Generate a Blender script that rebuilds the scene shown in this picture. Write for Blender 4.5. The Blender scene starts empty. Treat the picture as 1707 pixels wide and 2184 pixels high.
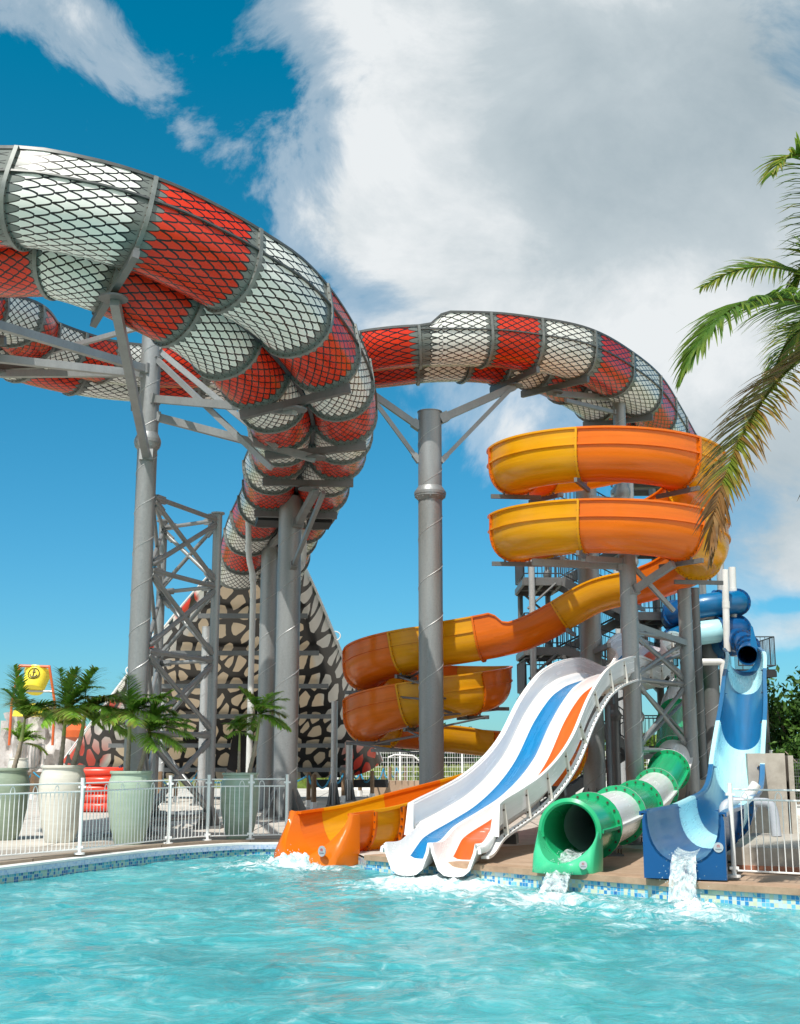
import bpy, math, random
from mathutils import Vector, Matrix, noise
from mathutils.geometry import tessellate_polygon
random.seed(7)
R_ = math.radians
scene = bpy.context.scene
col = scene.collection
# ------------------------------------------------------------------ camera
CX, CY, F, TH, CZ = 853.5, 1092.0, 2600.0, R_(11.3), 1.6
cam_d = bpy.data.cameras.new('camera'); cam = bpy.data.objects.new('camera', cam_d); col.objects.link(cam)
cam.location = (0, 0, CZ); cam.rotation_euler = (R_(90) + TH, 0, 0)
cam_d.sensor_fit = 'HORIZONTAL'; cam_d.sensor_width = 36; cam_d.lens = 36 * F / 1707.0
cam_d.clip_start = 0.1; cam_d.clip_end = 6000
scene.camera = cam
CAM = Vector((0, 0, CZ))
def P(u, v, Y):
    a = TH - math.atan((v - CY) / F); z = CZ + Y * math.tan(a)
    D = Y * math.cos(TH) + (z - CZ) * math.sin(TH)
    return Vector(((u - CX) / F * D, Y, z))
def PZ(u, v, z):
    a = TH - math.atan((v - CY) / F)
    return P(u, v, (z - CZ) / math.tan(a))
# ------------------------------------------------------------------ node helpers
class NT:
    def __init__(s, name):
        s.m = bpy.data.materials.new(name); s.m.use_nodes = True
        s.t = s.m.node_tree; s.t.nodes.clear()
        s.out = s.n('ShaderNodeOutputMaterial')
    def n(s, kind, **kw):
        x = s.t.nodes.new(kind)
        for k, v in kw.items(): setattr(x, k, v)
        return x
    def put(s, sock, v):
        if v is None: return
        if isinstance(v, bpy.types.NodeSocket): s.t.links.new(v, sock)
        else: sock.default_value = v
    def M(s, op, a, b=None, c=None):
        x = s.n('ShaderNodeMath', operation=op)
        s.put(x.inputs[0], a); s.put(x.inputs[1], b); s.put(x.inputs[2], c)
        return x.outputs[0]
    def mix(s, fac, a, b):
        x = s.n('ShaderNodeMix', data_type='RGBA')
        s.put(x.inputs['Factor'], fac)
        for i, v in ((6, a), (7, b)):
            s.put(x.inputs[i], (*v, 1) if isinstance(v, tuple) and len(v) == 3 else v)
        return x.outputs[2]
    def ramp(s, fac, stops, interp='LINEAR'):
        x = s.n('ShaderNodeValToRGB'); cr = x.color_ramp; cr.interpolation = interp
        while len(cr.elements) < len(stops): cr.elements.new(0.5)
        for e, (p, c) in zip(cr.elements, stops):
            e.position = p; e.color = (*c, 1) if isinstance(c, tuple) else (c, c, c, 1)
        s.put(x.inputs[0], fac); return x.outputs[0]
    def noise(s, vec, scale, detail=4, rough=.55, dist=0):
        x = s.n('ShaderNodeTexNoise'); s.put(x.inputs['Vector'], vec)
        x.inputs['Scale'].default_value = scale; x.inputs['Detail'].default_value = detail
        x.inputs['Roughness'].default_value = rough; x.inputs['Distortion'].default_value = dist
        return x.outputs['Fac']
    def coord(s, which='Object'):
        return s.n('ShaderNodeTexCoord').outputs[which]
    def geo(s): return s.n('ShaderNodeNewGeometry').outputs['Position']
    def scalev(s, v, sc):
        x = s.n('ShaderNodeVectorMath', operation='MULTIPLY'); s.put(x.inputs[0], v); x.inputs[1].default_value = sc
        return x.outputs[0]
    def bump(s, h, strength=.3, dist=.02):
        x = s.n('ShaderNodeBump'); s.put(x.inputs['Height'], h)
        x.inputs['Strength'].default_value = strength; x.inputs['Distance'].default_value = dist
        return x.outputs[0]
    def bsdf(s, color, rough=.5, metal=0, normal=None, spec=.5, coat=0, **kw):
        b = s.n('ShaderNodeBsdfPrincipled')
        s.put(b.inputs['Base Color'], (*color, 1) if isinstance(color, tuple) and len(color) == 3 else color)
        s.put(b.inputs['Roughness'], rough); s.put(b.inputs['Metallic'], metal)
        if normal is not None: s.put(b.inputs['Normal'], normal)
        b.inputs['Specular IOR Level'].default_value = spec
        b.inputs['Coat Weight'].default_value = coat; b.inputs['Coat Roughness'].default_value = .08
        for k, v in kw.items(): s.put(b.inputs[k.replace('_', ' ')], v)
        s.t.links.new(b.outputs[0], s.out.inputs[0]); return b
def plain(name, c, rough=.5, metal=0, var=.12, scale=3.0, coat=0, bump=0, bscale=40, spec=.5):
    N = NT(name); p = N.geo()
    n = N.noise(p, scale, 6, .65)
    k = N.ramp(n, [(.25, 1 - var), (.75, 1 + var)])
    x = N.n('ShaderNodeMix', data_type='RGBA', blend_type='MULTIPLY'); x.inputs[0].default_value = 1
    N.put(x.inputs[6], (*c, 1)); N.put(x.inputs[7], k)
    rr = N.M('MULTIPLY_ADD', n, .25, rough - .12)
    nb = N.bump(N.noise(p, bscale, 3), bump, .01) if bump else None
    N.bsdf(x.outputs[2], rr, metal, nb, spec, coat); return N.m
def gel(name, c, rough=.22, dirt=.10, trans=0.0):
    """glossy fibreglass gelcoat: faint lengthwise streaks of water stain and bleaching"""
    N = NT(name); uv = N.n('ShaderNodeUVMap').outputs[0]; p = N.geo()
    st = N.noise(N.scalev(uv, (.6, 9, 1)), 1.3, 5, .6); bl = N.noise(p, .7, 5, .6)
    f = N.M('ADD', N.M('MULTIPLY', st, .6), N.M('MULTIPLY', bl, .4))
    dk = tuple(v * (1 - dirt * 1.6) for v in c); lt = tuple(min(.92, v * (1 + dirt) + dirt * .04) for v in c)
    colr = N.ramp(f, [(.33, dk), (.66, lt)])
    rr = N.M('MULTIPLY_ADD', f, .3, rough - .12)
    b = N.bsdf(colr, rr, 0, N.bump(N.noise(p, 6, 2), .04, .02), .45, .12)
    if trans:
        t = N.n('ShaderNodeBsdfTranslucent'); N.put(t.inputs[0], colr)
        mx = N.n('ShaderNodeMixShader'); mx.inputs[0].default_value = trans
        N.t.links.new(b.outputs[0], mx.inputs[1]); N.t.links.new(t.outputs[0], mx.inputs[2]); N.t.links.new(mx.outputs[0], N.out.inputs[0])
    return N.m
def steel(name, c=(.33, .35, .36), seam=True):
    """galvanised tube: mottled spangle, wash marks, spiral weld bump"""
    N = NT(name); p = N.coord('Object'); g = N.geo()
    sp = N.noise(g, 22, 4, .7); big = N.noise(N.scalev(g, (2.2, 2.2, .35)), 1.2, 5, .6)
    f = N.M('ADD', N.M('MULTIPLY', sp, .45), N.M('MULTIPLY', big, .55))
    colr = N.ramp(f, [(.3, tuple(v * .80 for v in c)), (.5, c), (.72, tuple(v * 1.2 for v in c))])
    spk = N.ramp(N.noise(g, 26, 2, .5), [(.70, 0.0), (.74, 1.0)])
    colr = N.mix(N.M('MULTIPLY', spk, .35), colr, (.10, .10, .10))
    N.bsdf(colr, N.M('MULTIPLY_ADD', sp, .3, .32), .5, N.bump(sp, .05, .01), .5); return N.m
# ------------------------------------------------------------------ mesh builder
class MB:
    def __init__(s): s.v = []; s.f = []; s.mi = []; s.uv = []; s.col = []
    def face(s, idx, mi=0, uv=None): s.f.append(tuple(idx)); s.mi.append(mi); s.uv.append(uv)
    def box(s, c, size, rot=None, mi=0):
        b = len(s.v); c = Vector(c)
        for dx, dy, dz in ((-1,-1,-1),(1,-1,-1),(1,1,-1),(-1,1,-1),(-1,-1,1),(1,-1,1),(1,1,1),(-1,1,1)):
            p = Vector((dx*size[0]/2, dy*size[1]/2, dz*size[2]/2))
            if rot is not None: p = rot @ p
            s.v.append(c + p)
        for q in ((3,2,1,0),(4,5,6,7),(0,1,5,4),(1,2,6,5),(2,3,7,6),(3,0,4,7)): s.face([b+i for i in q], mi)
        return s
    def beam(s, p, q, w, h=None, mi=0, up=Vector((0,0,1))):
        p, q = Vector(p), Vector(q); h = h or w; d = q - p; L = d.length
        if L < 1e-5: return s
        d = d / L; x = d.cross(up)
        if x.length < 1e-3: x = Vector((1,0,0))
        x.normalize(); y = x.cross(d)
        return s.box((p+q)/2, (w, L, h), Matrix((x, d, y)).transposed(), mi)
    def ring(s, c, x, y, r, n): 
        b = len(s.v)
        for i in range(n):
            a = 2*math.pi*i/n; s.v.append(c + x*(r*math.cos(a)) + y*(r*math.sin(a)))
        return b
    def tube(s, p, q, r, r2=None, n=12, cap=True, mi=0):
        return s.polytube([p, q], [r, r if r2 is None else r2], n, cap, mi)
    def polytube(s, pts, r, n=8, cap=True, mi=0):
        pts = [Vector(p) for p in pts]; k = len(pts); rs = r if isinstance(r, (list, tuple)) else [r]*k
        prev = None; bs = []; acc = 0; accs = []
        for i, p in enumerate(pts):
            t = (pts[min(i+1,k-1)] - pts[max(i-1,0)])
            t = t.normalized() if t.length > 1e-9 else Vector((0,0,1))
            if prev is None: x = t.orthogonal().normalized()
            else:
                x = prev - t * prev.dot(t); x = x.normalized() if x.length > 1e-6 else t.orthogonal().normalized()
            prev = x; bs.append(s.ring(p, x, t.cross(x), rs[i], n))
            if i: acc += (p - pts[i-1]).length
            accs.append(acc)
        for i in range(k-1):
            for j in range(n):
                j2 = (j+1) % n
                s.face((bs[i]+j, bs[i]+j2, bs[i+1]+j2, bs[i+1]+j), mi, ((accs[i], j/n), (accs[i], (j+1)/n), (accs[i+1], (j+1)/n), (accs[i+1], j/n)))
        if cap:
            s.face([bs[0]+j for j in range(n)][::-1], mi); s.face([bs[-1]+j for j in range(n)], mi)
        return s
    def lathe(s, c, prof, n=24, mi=0):
        c = Vector(c); bs = [s.ring(c + Vector((0,0,z)), Vector((1,0,0)), Vector((0,1,0)), max(r, 1e-4), n) for r, z in prof]
        for i in range(len(bs)-1):
            for j in range(n):
                j2 = (j+1) % n; s.face((bs[i]+j, bs[i]+j2, bs[i+1]+j2, bs[i+1]+j), mi, ((j/n, prof[i][1]), ((j+1)/n, prof[i][1]), ((j+1)/n, prof[i+1][1]), (j/n, prof[i+1][1])))
        s.face([bs[0]+j for j in range(n)][::-1], mi); s.face([bs[-1]+j for j in range(n)], mi)
        return s
    def sphere(s, c, r, n=8, m=5, sq=(1,1,1), mi=0):
        c = Vector(c); bs = []
        for i in range(m+1):
            a = math.pi*i/m; b = len(s.v); bs.append(b)
            for j in range(n):
                t = 2*math.pi*j/n
                s.v.append(c + Vector((r*sq[0]*math.sin(a)*math.cos(t), r*sq[1]*math.sin(a)*math.sin(t), -r*sq[2]*math.cos(a))))
        for i in range(m):
            for j in range(n):
                j2 = (j+1) % n; s.face((bs[i]+j, bs[i]+j2, bs[i+1]+j2, bs[i+1]+j), mi)
        return s
    def prism(s, pts, d, mi=0):
        """flat polygon (list of Vectors) pushed along vector d; tessellated so concave outlines work"""
        b = len(s.v); n = len(pts); pts = [Vector(p) for p in pts]
        s.v += pts; s.v += [p + d for p in pts]
        nrm = Vector((0,0,0))
        for i in range(n): nrm += pts[i].cross(pts[(i+1) % n])
        fl = nrm.dot(d) > 0
        for t in tessellate_polygon([pts]):
            a = (pts[t[1]]-pts[t[0]]).cross(pts[t[2]]-pts[t[0]])
            t = t if (a.dot(d) < 0) else t[::-1]
            s.face([b+i for i in t], mi); s.face([b+n+i for i in t[::-1]], mi)
        for i in range(n):
            j = (i+1) % n
            q = (b+i, b+j, b+n+j, b+n+i)
            s.face(q if fl else q[::-1], mi)
        return s
    def build(s, name, mats, parent=None, smooth=True, ang=38):
        me = bpy.data.meshes.new(name)
        me.from_pydata([tuple(v) for v in s.v], [], s.f)
        if not isinstance(mats, (list, tuple)): mats = [mats]
        for m in mats: me.materials.append(m)
        me.polygons.foreach_set('material_index', s.mi)
        if any(u is not None for u in s.uv):
            ly = me.uv_layers.new(name='UVMap'); fl = []
            for f, u in zip(s.f, s.uv):
                if u is None: fl += [0.0]*(2*len(f))
                else:
                    for a in u: fl += [a[0], a[1]]
            ly.data.foreach_set('uv', fl)
        if s.col:
            ca = me.color_attributes.new('Col', 'FLOAT_COLOR', 'POINT'); fl = []
            for c in s.col: fl += [c[0], c[1], c[2], 1.0]
            ca.data.foreach_set('color', fl)
        if smooth:
            me.polygons.foreach_set('use_smooth', [True]*len(s.f))
            me.set_sharp_from_angle(angle=R_(ang))
        me.update()
        o = bpy.data.objects.new(name, me); col.objects.link(o)
        if parent is not None:
            o.parent = parent
            if 'world' in parent: o.matrix_parent_inverse = Matrix.Translation(-parent.location)
        return o
def tag(o, label=None, cat=None, group=None, kind=None):
    if label: o['label'] = label
    if cat: o['category'] = cat
    if group: o['group'] = group
    if kind: o['kind'] = kind
    return o
def thing(name, label, cat, loc=(0,0,0), group=None, world=True, rz=0):
    """Empty at the thing's base. world=True: its parts' meshes are given in world coordinates"""
    o = bpy.data.objects.new(name, None); o.empty_display_size = .2; col.objects.link(o)
    o.location = loc; o.rotation_euler = (0, 0, rz)
    if world: o['world'] = 1
    return tag(o, label, cat, group)
def kids(o): return [c for c in bpy.data.objects if c.parent is o]
def copy_tree(o, parent=None):
    c = o.copy(); col.objects.link(c)
    if parent is not None: c.parent = parent
    for ch in kids(o): copy_tree(ch, c)
    return c
ORD = 'first second third fourth fifth sixth seventh eighth ninth tenth eleventh twelfth thirteenth fourteenth fifteenth sixteenth seventeenth eighteenth nineteenth twentieth twenty-first twenty-second twenty-third twenty-fourth twenty-fifth twenty-sixth'.split()
# ------------------------------------------------------------------ paths and sweeps
def crom(pts, k=12):
    pts = [Vector(p) for p in pts]; out = []
    q = [pts[0]*2 - pts[1]] + pts + [pts[-1]*2 - pts[-2]]
    for i in range(1, len(q)-2):
        a, b, c, d = q[i-1:i+3]
        for j in range(k):
            t = j/k
            out.append(.5*((2*b) + (c-a)*t + (2*a-5*b+4*c-d)*t*t + (3*b-a-3*c+d)*t*t*t))
    out.append(pts[-1]); return out
class Path:
    def __init__(s, pts, dense=True, k=12):
        pp = crom(pts, k) if dense else [Vector(p) for p in pts]
        s.p = pp; s.s = [0.0]
        for i in range(1, len(pp)): s.s.append(s.s[-1] + (pp[i]-pp[i-1]).length)
        s.L = s.s[-1]; s.roll = None; s.pivot = 0.0
    def at(s, d):
        import bisect
        d = min(max(d, 0), s.L); i = min(max(bisect.bisect_right(s.s, d)-1, 0), len(s.p)-2)
        t = (d - s.s[i]) / max(s.s[i+1]-s.s[i], 1e-9)
        return s.p[i].lerp(s.p[i+1], t)
    def frame(s, d, e=.15):
        c = s.at(d); a, b = max(0, d-e), min(s.L, d+e)
        T = (s.at(b) - s.at(a)).normalized()
        S = T.cross(Vector((0,0,1))).normalized(); U = S.cross(T)
        if s.roll:
            b = s.roll(d)
            if abs(b) > 1e-4:
                S2 = S*math.cos(b) + U*math.sin(b); U = U*math.cos(b) - S*math.sin(b); c = c + (S - S2)*s.pivot; S = S2
        return c, T, S, U
def shell(pts, th):
    """closed profile from an open polyline (list of (x,y)), thickened outwards (to the right of its direction)"""
    n = len(pts); out = []
    for i in range(n):
        a = pts[max(i-1,0)]; b = pts[min(i+1,n-1)]
        dx, dy = b[0]-a[0], b[1]-a[1]; l = math.hypot(dx, dy) or 1
        out.append((pts[i][0] + dy/l*th, pts[i][1] - dx/l*th))
    acc = [0.0]
    for i in range(1, n): acc.append(acc[-1] + math.hypot(pts[i][0]-pts[i-1][0], pts[i][1]-pts[i-1][1]))
    return [(*p, a) for p, a in zip(pts, acc)] + [(*p, a) for p, a in zip(out[::-1], acc[::-1])]
def U_prof(r, h0, h1, n=14, flat=1.0, depth=None):
    """U-shaped flume, from its left lip (x<0) round the bottom to the right lip"""
    d = depth or r; pts = [(-r, h0)] + ([(-r, h0*.5)] if h0 > .02 else [])
    for i in range(n+1):
        a = math.pi + math.pi*i/n; c, s_ = math.cos(a), math.sin(a)
        pts.append((r*math.copysign(abs(c)**flat, c), d*math.copysign(abs(s_)**flat, s_)))
    if h1 > .02: pts.append((r, h1*.5))
    pts.append((r, h1)); return pts
def sweep(mb, path, s0, s1, prof, step=.2, off=0.0, mi=None, cap=True, u0=0.0, closed=True, uf=None):
    """prof(s) -> list of (x, y, v); mi: list of material index per profile edge"""
    n = max(2, int(math.ceil((s1-s0)/step))+1); rows = []
    for i in range(n):
        d = s0 + (s1-s0)*i/(n-1); c, T, S, U = path.frame(d); pr = prof(d); b = len(mb.v)
        for x, y, _ in pr: mb.v.append(c + S*(x+off) + U*y)
        rows.append((b, uf(d) if uf else d - u0, pr))
    m = len(rows[0][2]); E = m if closed else m-1
    for i in range(n-1):
        b0, u_0, p0 = rows[i]; b1, u_1, p1 = rows[i+1]
        for j in range(E):
            k = (j+1) % m; va, vb = p0[j][2], p0[k][2]
            if closed and j == m-1: vb = va
            mb.face((b0+j, b1+j, b1+k, b0+k), mi[j] if mi else 0, ((u_0, va), (u_1, va), (u_1, vb), (u_0, vb)))
    if cap and closed:
        h = m//2
        for b in (rows[0][0], rows[-1][0]):
            for j in range(h-1):
                q = (b+j, b+j+1, b+m-2-j, b+m-1-j)
                mb.face(q if b == rows[-1][0] else q[::-1], 0)
    return mb
def flange(mb, path, d, prof, h=.07, w=.05, off=0.0, mi=0, bolts=0, bmi=1, br=.013, closed=False):
    """bolted joint flange standing proud of an (open or closed) outer profile at station d"""
    c, T, S, U = path.frame(d); n = len(prof); b = len(mb.v)
    nn = []
    for i in range(n):
        if closed: a, e = prof[i-1], prof[(i+1) % n]
        else: a, e = prof[max(i-1,0)], prof[min(i+1,n-1)]
        dx, dy = e[0]-a[0], e[1]-a[1]; l = math.hypot(dx, dy) or 1; nn.append((dy/l, -dx/l))
    for i in range(n):
        for k, t in ((0, -w/2), (h, -w/2), (h, w/2), (0, w/2)):
            x, y = prof[i][0] + nn[i][0]*k, prof[i][1] + nn[i][1]*k
            mb.v.append(c + S*(x+off) + U*y + T*t)
    for i in range(n if closed else n-1):
        j = (i+1) % n
        for k in range(3):
            mb.face((b+4*i+k, b+4*j+k, b+4*j+k+1, b+4*i+k+1), mi)
    if not closed:
        mb.face((b, b+1, b+2, b+3), mi); e = b+4*(n-1); mb.face((e+3, e+2, e+1, e), mi)
    if bolts:
        for q in range(bolts):
            f = (q+.5)/bolts*(n if closed else n-1); i = int(f); t = f-i; j = (i+1) % n
            x = prof[i][0]*(1-t)+prof[j][0]*t + nn[i][0]*h*.55; y = prof[i][1]*(1-t)+prof[j][1]*t + nn[i][1]*h*.55
            pc = c + S*(x+off) + U*y
            mb.tube(pc - T*(w/2+br*1.1), pc + T*(w/2+br*1.1), br, n=6, mi=bmi)
    return mb
# ------------------------------------------------------------------ materials
SN_A, SN_N, SN_B = .160, 10, .152
def snake_mat():
    N = NT('snake_scales'); uv = N.n('ShaderNodeUVMap').outputs[0]
    sx = N.n('ShaderNodeSeparateXYZ'); N.put(sx.inputs[0], uv)
    M = N.M
    x = M('DIVIDE', sx.outputs[0], SN_A); r = M('FLOOR', x); fx = M('SUBTRACT', x, r)
    par = M('FLOORED_MODULO', r, 2.0)
    y = M('ADD', M('DIVIDE', sx.outputs[1], SN_B), M('MULTIPLY', par, .5))
    fy = M('SUBTRACT', M('FRACT', y), .5); t2 = M('MULTIPLY', M('ABSOLUTE', fy), 2.0)
    g = M('SUBTRACT', 1.0, M('POWER', t2, 1.9))
    d = M('SUBTRACT', fx, g)
    nxt = M('GREATER_THAN', d, 0.0); Rr = M('ADD', r, nxt)
    sl = M('MULTIPLY', M('POWER', t2, .9), 3.8*SN_A/SN_B)
    dist = M('DIVIDE', M('MULTIPLY', M('ABSOLUTE', d), SN_A), M('SQRT', M('ADD', 1.0, M('MULTIPLY', sl, sl))))
    line = M('LESS_THAN', dist, .0132)
    pi = M('FLOOR', M('DIVIDE', Rr, float(SN_N))); rr = M('SUBTRACT', Rr, M('MULTIPLY', pi, float(SN_N)))
    border = M('MAXIMUM', M('LESS_THAN', rr, .5), M('GREATER_THAN', rr, SN_N - 1.5))
    red = M('FLOORED_MODULO', pi, 2.0)
    cmb = N.n('ShaderNodeCombineXYZ'); N.put(cmb.inputs[0], Rr)
    yy = M('FLOOR', M('ADD', y, M('MULTIPLY', nxt, .5))); N.put(cmb.inputs[1], yy)
    wn = N.n('ShaderNodeTexWhiteNoise', noise_dimensions='2D'); N.put(wn.inputs['Vector'], cmb.outputs[0])
    st = N.noise(N.scalev(uv, (1.2, 6, 1)), 1.5, 5, .6)
    redc = N.mix(M('MULTIPLY', wn.outputs[0], .6), (.72, .040, .010), (.58, .022, .006))
    whc = N.mix(M('ADD', M('MULTIPLY', wn.outputs[0], .25), M('MULTIPLY', st, .5)), (.84, .85, .81), (.74, .74, .69))
    c = N.mix(red, whc, redc); c = N.mix(border, c, N.mix(st, (.13, .145, .135), (.21, .23, .215)))
    # grey border keeps no outlines between its own scales
    both = M('MULTIPLY', border, M('MAXIMUM', M('LESS_THAN', rr, .5), M('GREATER_THAN', M('FRACT', M('DIVIDE', x, float(SN_N))), .955)))
    c = N.mix(M('MULTIPLY', line, M('SUBTRACT', 1.0, M('MULTIPLY', both, .9))), c, (.012, .012, .013))
    N.bsdf(c, N.M('MULTIPLY_ADD', st, .25, .16), 0, None, .32, .06); return N.m
def hood_mat():
    N = NT('cobra_hood_scales'); uv = N.n('ShaderNodeUVMap').outputs[0]
    sx = N.n('ShaderNodeSeparateXYZ'); N.put(sx.inputs[0], uv)
    p = N.scalev(uv, (1.95, .92, 1)); 
    w = N.n('ShaderNodeTexNoise'); N.put(w.inputs['Vector'], uv); w.inputs['Scale'].default_value = .9
    ad = N.n('ShaderNodeVectorMath', operation='MULTIPLY_ADD'); N.put(ad.inputs[0], w.outputs['Color']); ad.inputs[1].default_value = (.5, .5, 0); N.put(ad.inputs[2], p)
    v = N.n('ShaderNodeTexVoronoi', feature='DISTANCE_TO_EDGE', voronoi_dimensions='2D'); N.put(v.inputs['Vector'], ad.outputs[0]); v.inputs['Scale'].default_value = 1.15; v.inputs['Randomness'].default_value = .85
    v2 = N.n('ShaderNodeTexVoronoi', feature='F1', voronoi_dimensions='2D'); N.put(v2.inputs['Vector'], ad.outputs[0]); v2.inputs['Scale'].default_value = 1.15; v2.inputs['Randomness'].default_value = .85
    vs = N.n('ShaderNodeTexVoronoi', feature='SMOOTH_F1', voronoi_dimensions='2D'); N.put(vs.inputs['Vector'], ad.outputs[0]); vs.inputs['Scale'].default_value = 1.15; vs.inputs['Randomness'].default_value = .85
    ed = N.M('SUBTRACT', v.outputs['Distance'], N.M('MULTIPLY', v2.outputs['Distance'], .34))
    ins = N.ramp(ed, [(.004, 0.0), (.026, 1.0)])
    st = N.noise(N.scalev(uv, (3, .5, 1)), 1.5, 4)
    be = N.mix(st, (.80, .65, .47), (.70, .56, .40)); 
    sc = N.n('ShaderNodeSeparateColor'); N.put(sc.inputs[0], v2.outputs['Color'])
    be = N.mix(N.M('MULTIPLY', sc.outputs[0], .5), be, (.76, .64, .47))
    at = N.n('ShaderNodeVertexColor'); at.layer_name = 'Col'
    s2 = N.n('ShaderNodeSeparateColor'); N.put(s2.inputs[0], at.outputs[0])
    lit = N.mix(s2.outputs[1], be, (.72, .70, .65))
    rd = N.mix(s2.outputs[0], lit, (.60, .045, .02))
    N.bsdf(N.mix(ins, (.018, .016, .015), rd), .3, 0, None, .5, .2); return N.m
def wood_mat(name, c1, c2, plank=.14, ax=0, dirt=.5):
    N = NT(name); g = N.geo(); sx = N.n('ShaderNodeSeparateXYZ'); N.put(sx.inputs[0], g)
    q = N.M('DIVIDE', sx.outputs[ax], plank); fl = N.M('FLOOR', q); fr = N.M('FRACT', q)
    wn = N.n('ShaderNodeTexWhiteNoise', noise_dimensions='1D'); N.put(wn.inputs['W'], fl)
    sc = (18, 1.2, 18) if ax == 0 else (1.2, 18, 18)
    gr = N.noise(N.scalev(g, sc), 1.2, 5, .6); lg = N.noise(g, .8, 4)
    f = N.M('ADD', N.M('MULTIPLY', wn.outputs[0], .35), N.M('ADD', N.M('MULTIPLY', gr, .4), N.M('MULTIPLY', lg, .3)))
    c = N.ramp(f, [(.25, c1), (.8, c2)])
    gap = N.M('GREATER_THAN', N.M('ABSOLUTE', N.M('SUBTRACT', fr, .5)), .5 - .005/plank)
    c = N.mix(gap, c, tuple(v*.25 for v in c1))
    N.bsdf(c, .75, 0, N.bump(gr, .2, .01), .3); return N.m
def concrete_mat(name, c1, c2, joints=0.0):
    N = NT(name); g = N.geo()
    a = N.noise(g, .55, 8, .68); b = N.noise(g, 9, 5, .7); st = N.ramp(N.noise(g, 1.7, 6, .7), [(.52, 0.0), (.68, 1.0)])
    f = N.M('ADD', N.M('MULTIPLY', a, .65), N.M('MULTIPLY', b, .35)); c = N.ramp(f, [(.3, c1), (.68, c2)])
    c = N.mix(N.M('MULTIPLY', st, .35), c, tuple(v*.55 for v in c1))
    if joints:
        sx = N.n('ShaderNodeSeparateXYZ'); N.put(sx.inputs[0], g)
        for i in (0, 1):
            fr = N.M('FRACT', N.M('DIVIDE', sx.outputs[i], joints)); c = N.mix(N.M('LESS_THAN', fr, .012), c, tuple(v*.3 for v in c1))
    N.bsdf(c, .85, 0, N.bump(b, .25, .01), .25); return N.m
def mosaic_mat(name, pal, cell=.05):
    N = NT(name); uv = N.n('ShaderNodeUVMap').outputs[0]
    q = N.scalev(uv, (1/cell, 1/cell, 1)); fl = N.n('ShaderNodeVectorMath', operation='FLOOR'); N.put(fl.inputs[0], q)
    fr = N.n('ShaderNodeVectorMath', operation='FRACTION'); N.put(fr.inputs[0], q)
    wn = N.n('ShaderNodeTexWhiteNoise', noise_dimensions='2D'); N.put(wn.inputs['Vector'], fl.outputs[0])
    cl = N.noise(uv, 1.6, 3)
    f = N.M('FRACT', N.M('ADD', N.M('MULTIPLY', wn.outputs[0], .75), N.M('MULTIPLY', cl, .45)))
    c = N.ramp(f, [(i/len(pal), p) for i, p in enumerate(pal)], 'CONSTANT')
    sx = N.n('ShaderNodeSeparateXYZ'); N.put(sx.inputs[0], fr.outputs[0])
    g = N.M('MAXIMUM', N.M('LESS_THAN', sx.outputs[0], .1), N.M('LESS_THAN', sx.outputs[1], .1))
    N.bsdf(N.mix(g, c, (.55, .58, .58)), .2, 0, None, .5); return N.m
def col_mat(name, rough=.5, trans=.35, spec=.3):
    """leaves: colour comes with each leaflet (green, yellowing, dead brown)"""
    N = NT(name); a = N.n('ShaderNodeVertexColor'); a.layer_name = 'Col'
    n = N.noise(N.geo(), 7, 3); k = N.ramp(n, [(.3, .75), (.7, 1.25)])
    x = N.n('ShaderNodeMix', data_type='RGBA', blend_type='MULTIPLY'); x.inputs[0].default_value = 1
    N.put(x.inputs[6], a.outputs[0]); N.put(x.inputs[7], k)
    b = N.bsdf(x.outputs[2], rough, 0, None, spec)
    t = N.n('ShaderNodeBsdfTranslucent'); N.put(t.inputs[0], x.outputs[2])
    mx = N.n('ShaderNodeMixShader'); mx.inputs[0].default_value = trans
    N.t.links.new(b.outputs[0], mx.inputs[1]); N.t.links.new(t.outputs[0], mx.inputs[2]); N.t.links.new(mx.outputs[0], N.out.inputs[0])
    return N.m
m_snake = snake_mat(); m_hood = hood_mat()
m_rib = plain('snake_rib', (.19, .205, .195), .4, .2, .3, 5)
m_edge = plain('snake_edge', (.085, .09, .088), .4, .2, .3, 4)
m_bolt = plain('rusty_bolt', (.10, .07, .05), .6, .6, .3, 30)
m_bolt_or = plain('flume_bolt', (.18, .06, .02), .5, .3, .3, 30)
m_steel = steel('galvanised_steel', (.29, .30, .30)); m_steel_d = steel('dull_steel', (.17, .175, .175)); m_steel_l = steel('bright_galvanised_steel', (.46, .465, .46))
m_or = gel('orange_gelcoat', (.90, .205, .006), .2, .10, .32); m_ye = gel('yellow_gelcoat', (.93, .44, .006), .2, .10, .32)
m_wh = gel('white_gelcoat', (.80, .80, .79), .22, .05); m_whd = gel('stained_white_gelcoat', (.72, .70, .64), .35, .12)
m_lblue = gel('lane_blue', (.001, .17, .40), .25, .1); m_lor = gel('lane_orange', (.80, .10, .012), .3, .1)
m_gr = gel('green_gelcoat', (.012, .36, .145), .2, .12); m_grp = gel('pale_green_gelcoat', (.055, .50, .24), .25, .10); m_grd = gel('dark_green_gelcoat', (.012, .20, .10), .25, .2)
m_bl = gel('blue_gelcoat', (.001, .125, .30), .30, .14); m_bld = gel('deep_blue_gelcoat', (.001, .07, .22), .3, .1); m_blp = gel('pale_blue_gelcoat', (.44, .80, .88), .25, .06)
m_white = plain('white_paint', (.78, .78, .76), .4, 0, .06, 3)
m_pvc = plain('white_pipe', (.66, .66, .63), .4, 0, .12, 2); m_pvcg = plain('grey_pipe', (.38, .40, .44), .4, 0, .08, 3)
m_black = plain('black_steel', (.018, .018, .02), .5, 0, .2, 3)
m_dark = plain('dark_rail', (.07, .08, .09), .45, .4, .2, 4)
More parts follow.
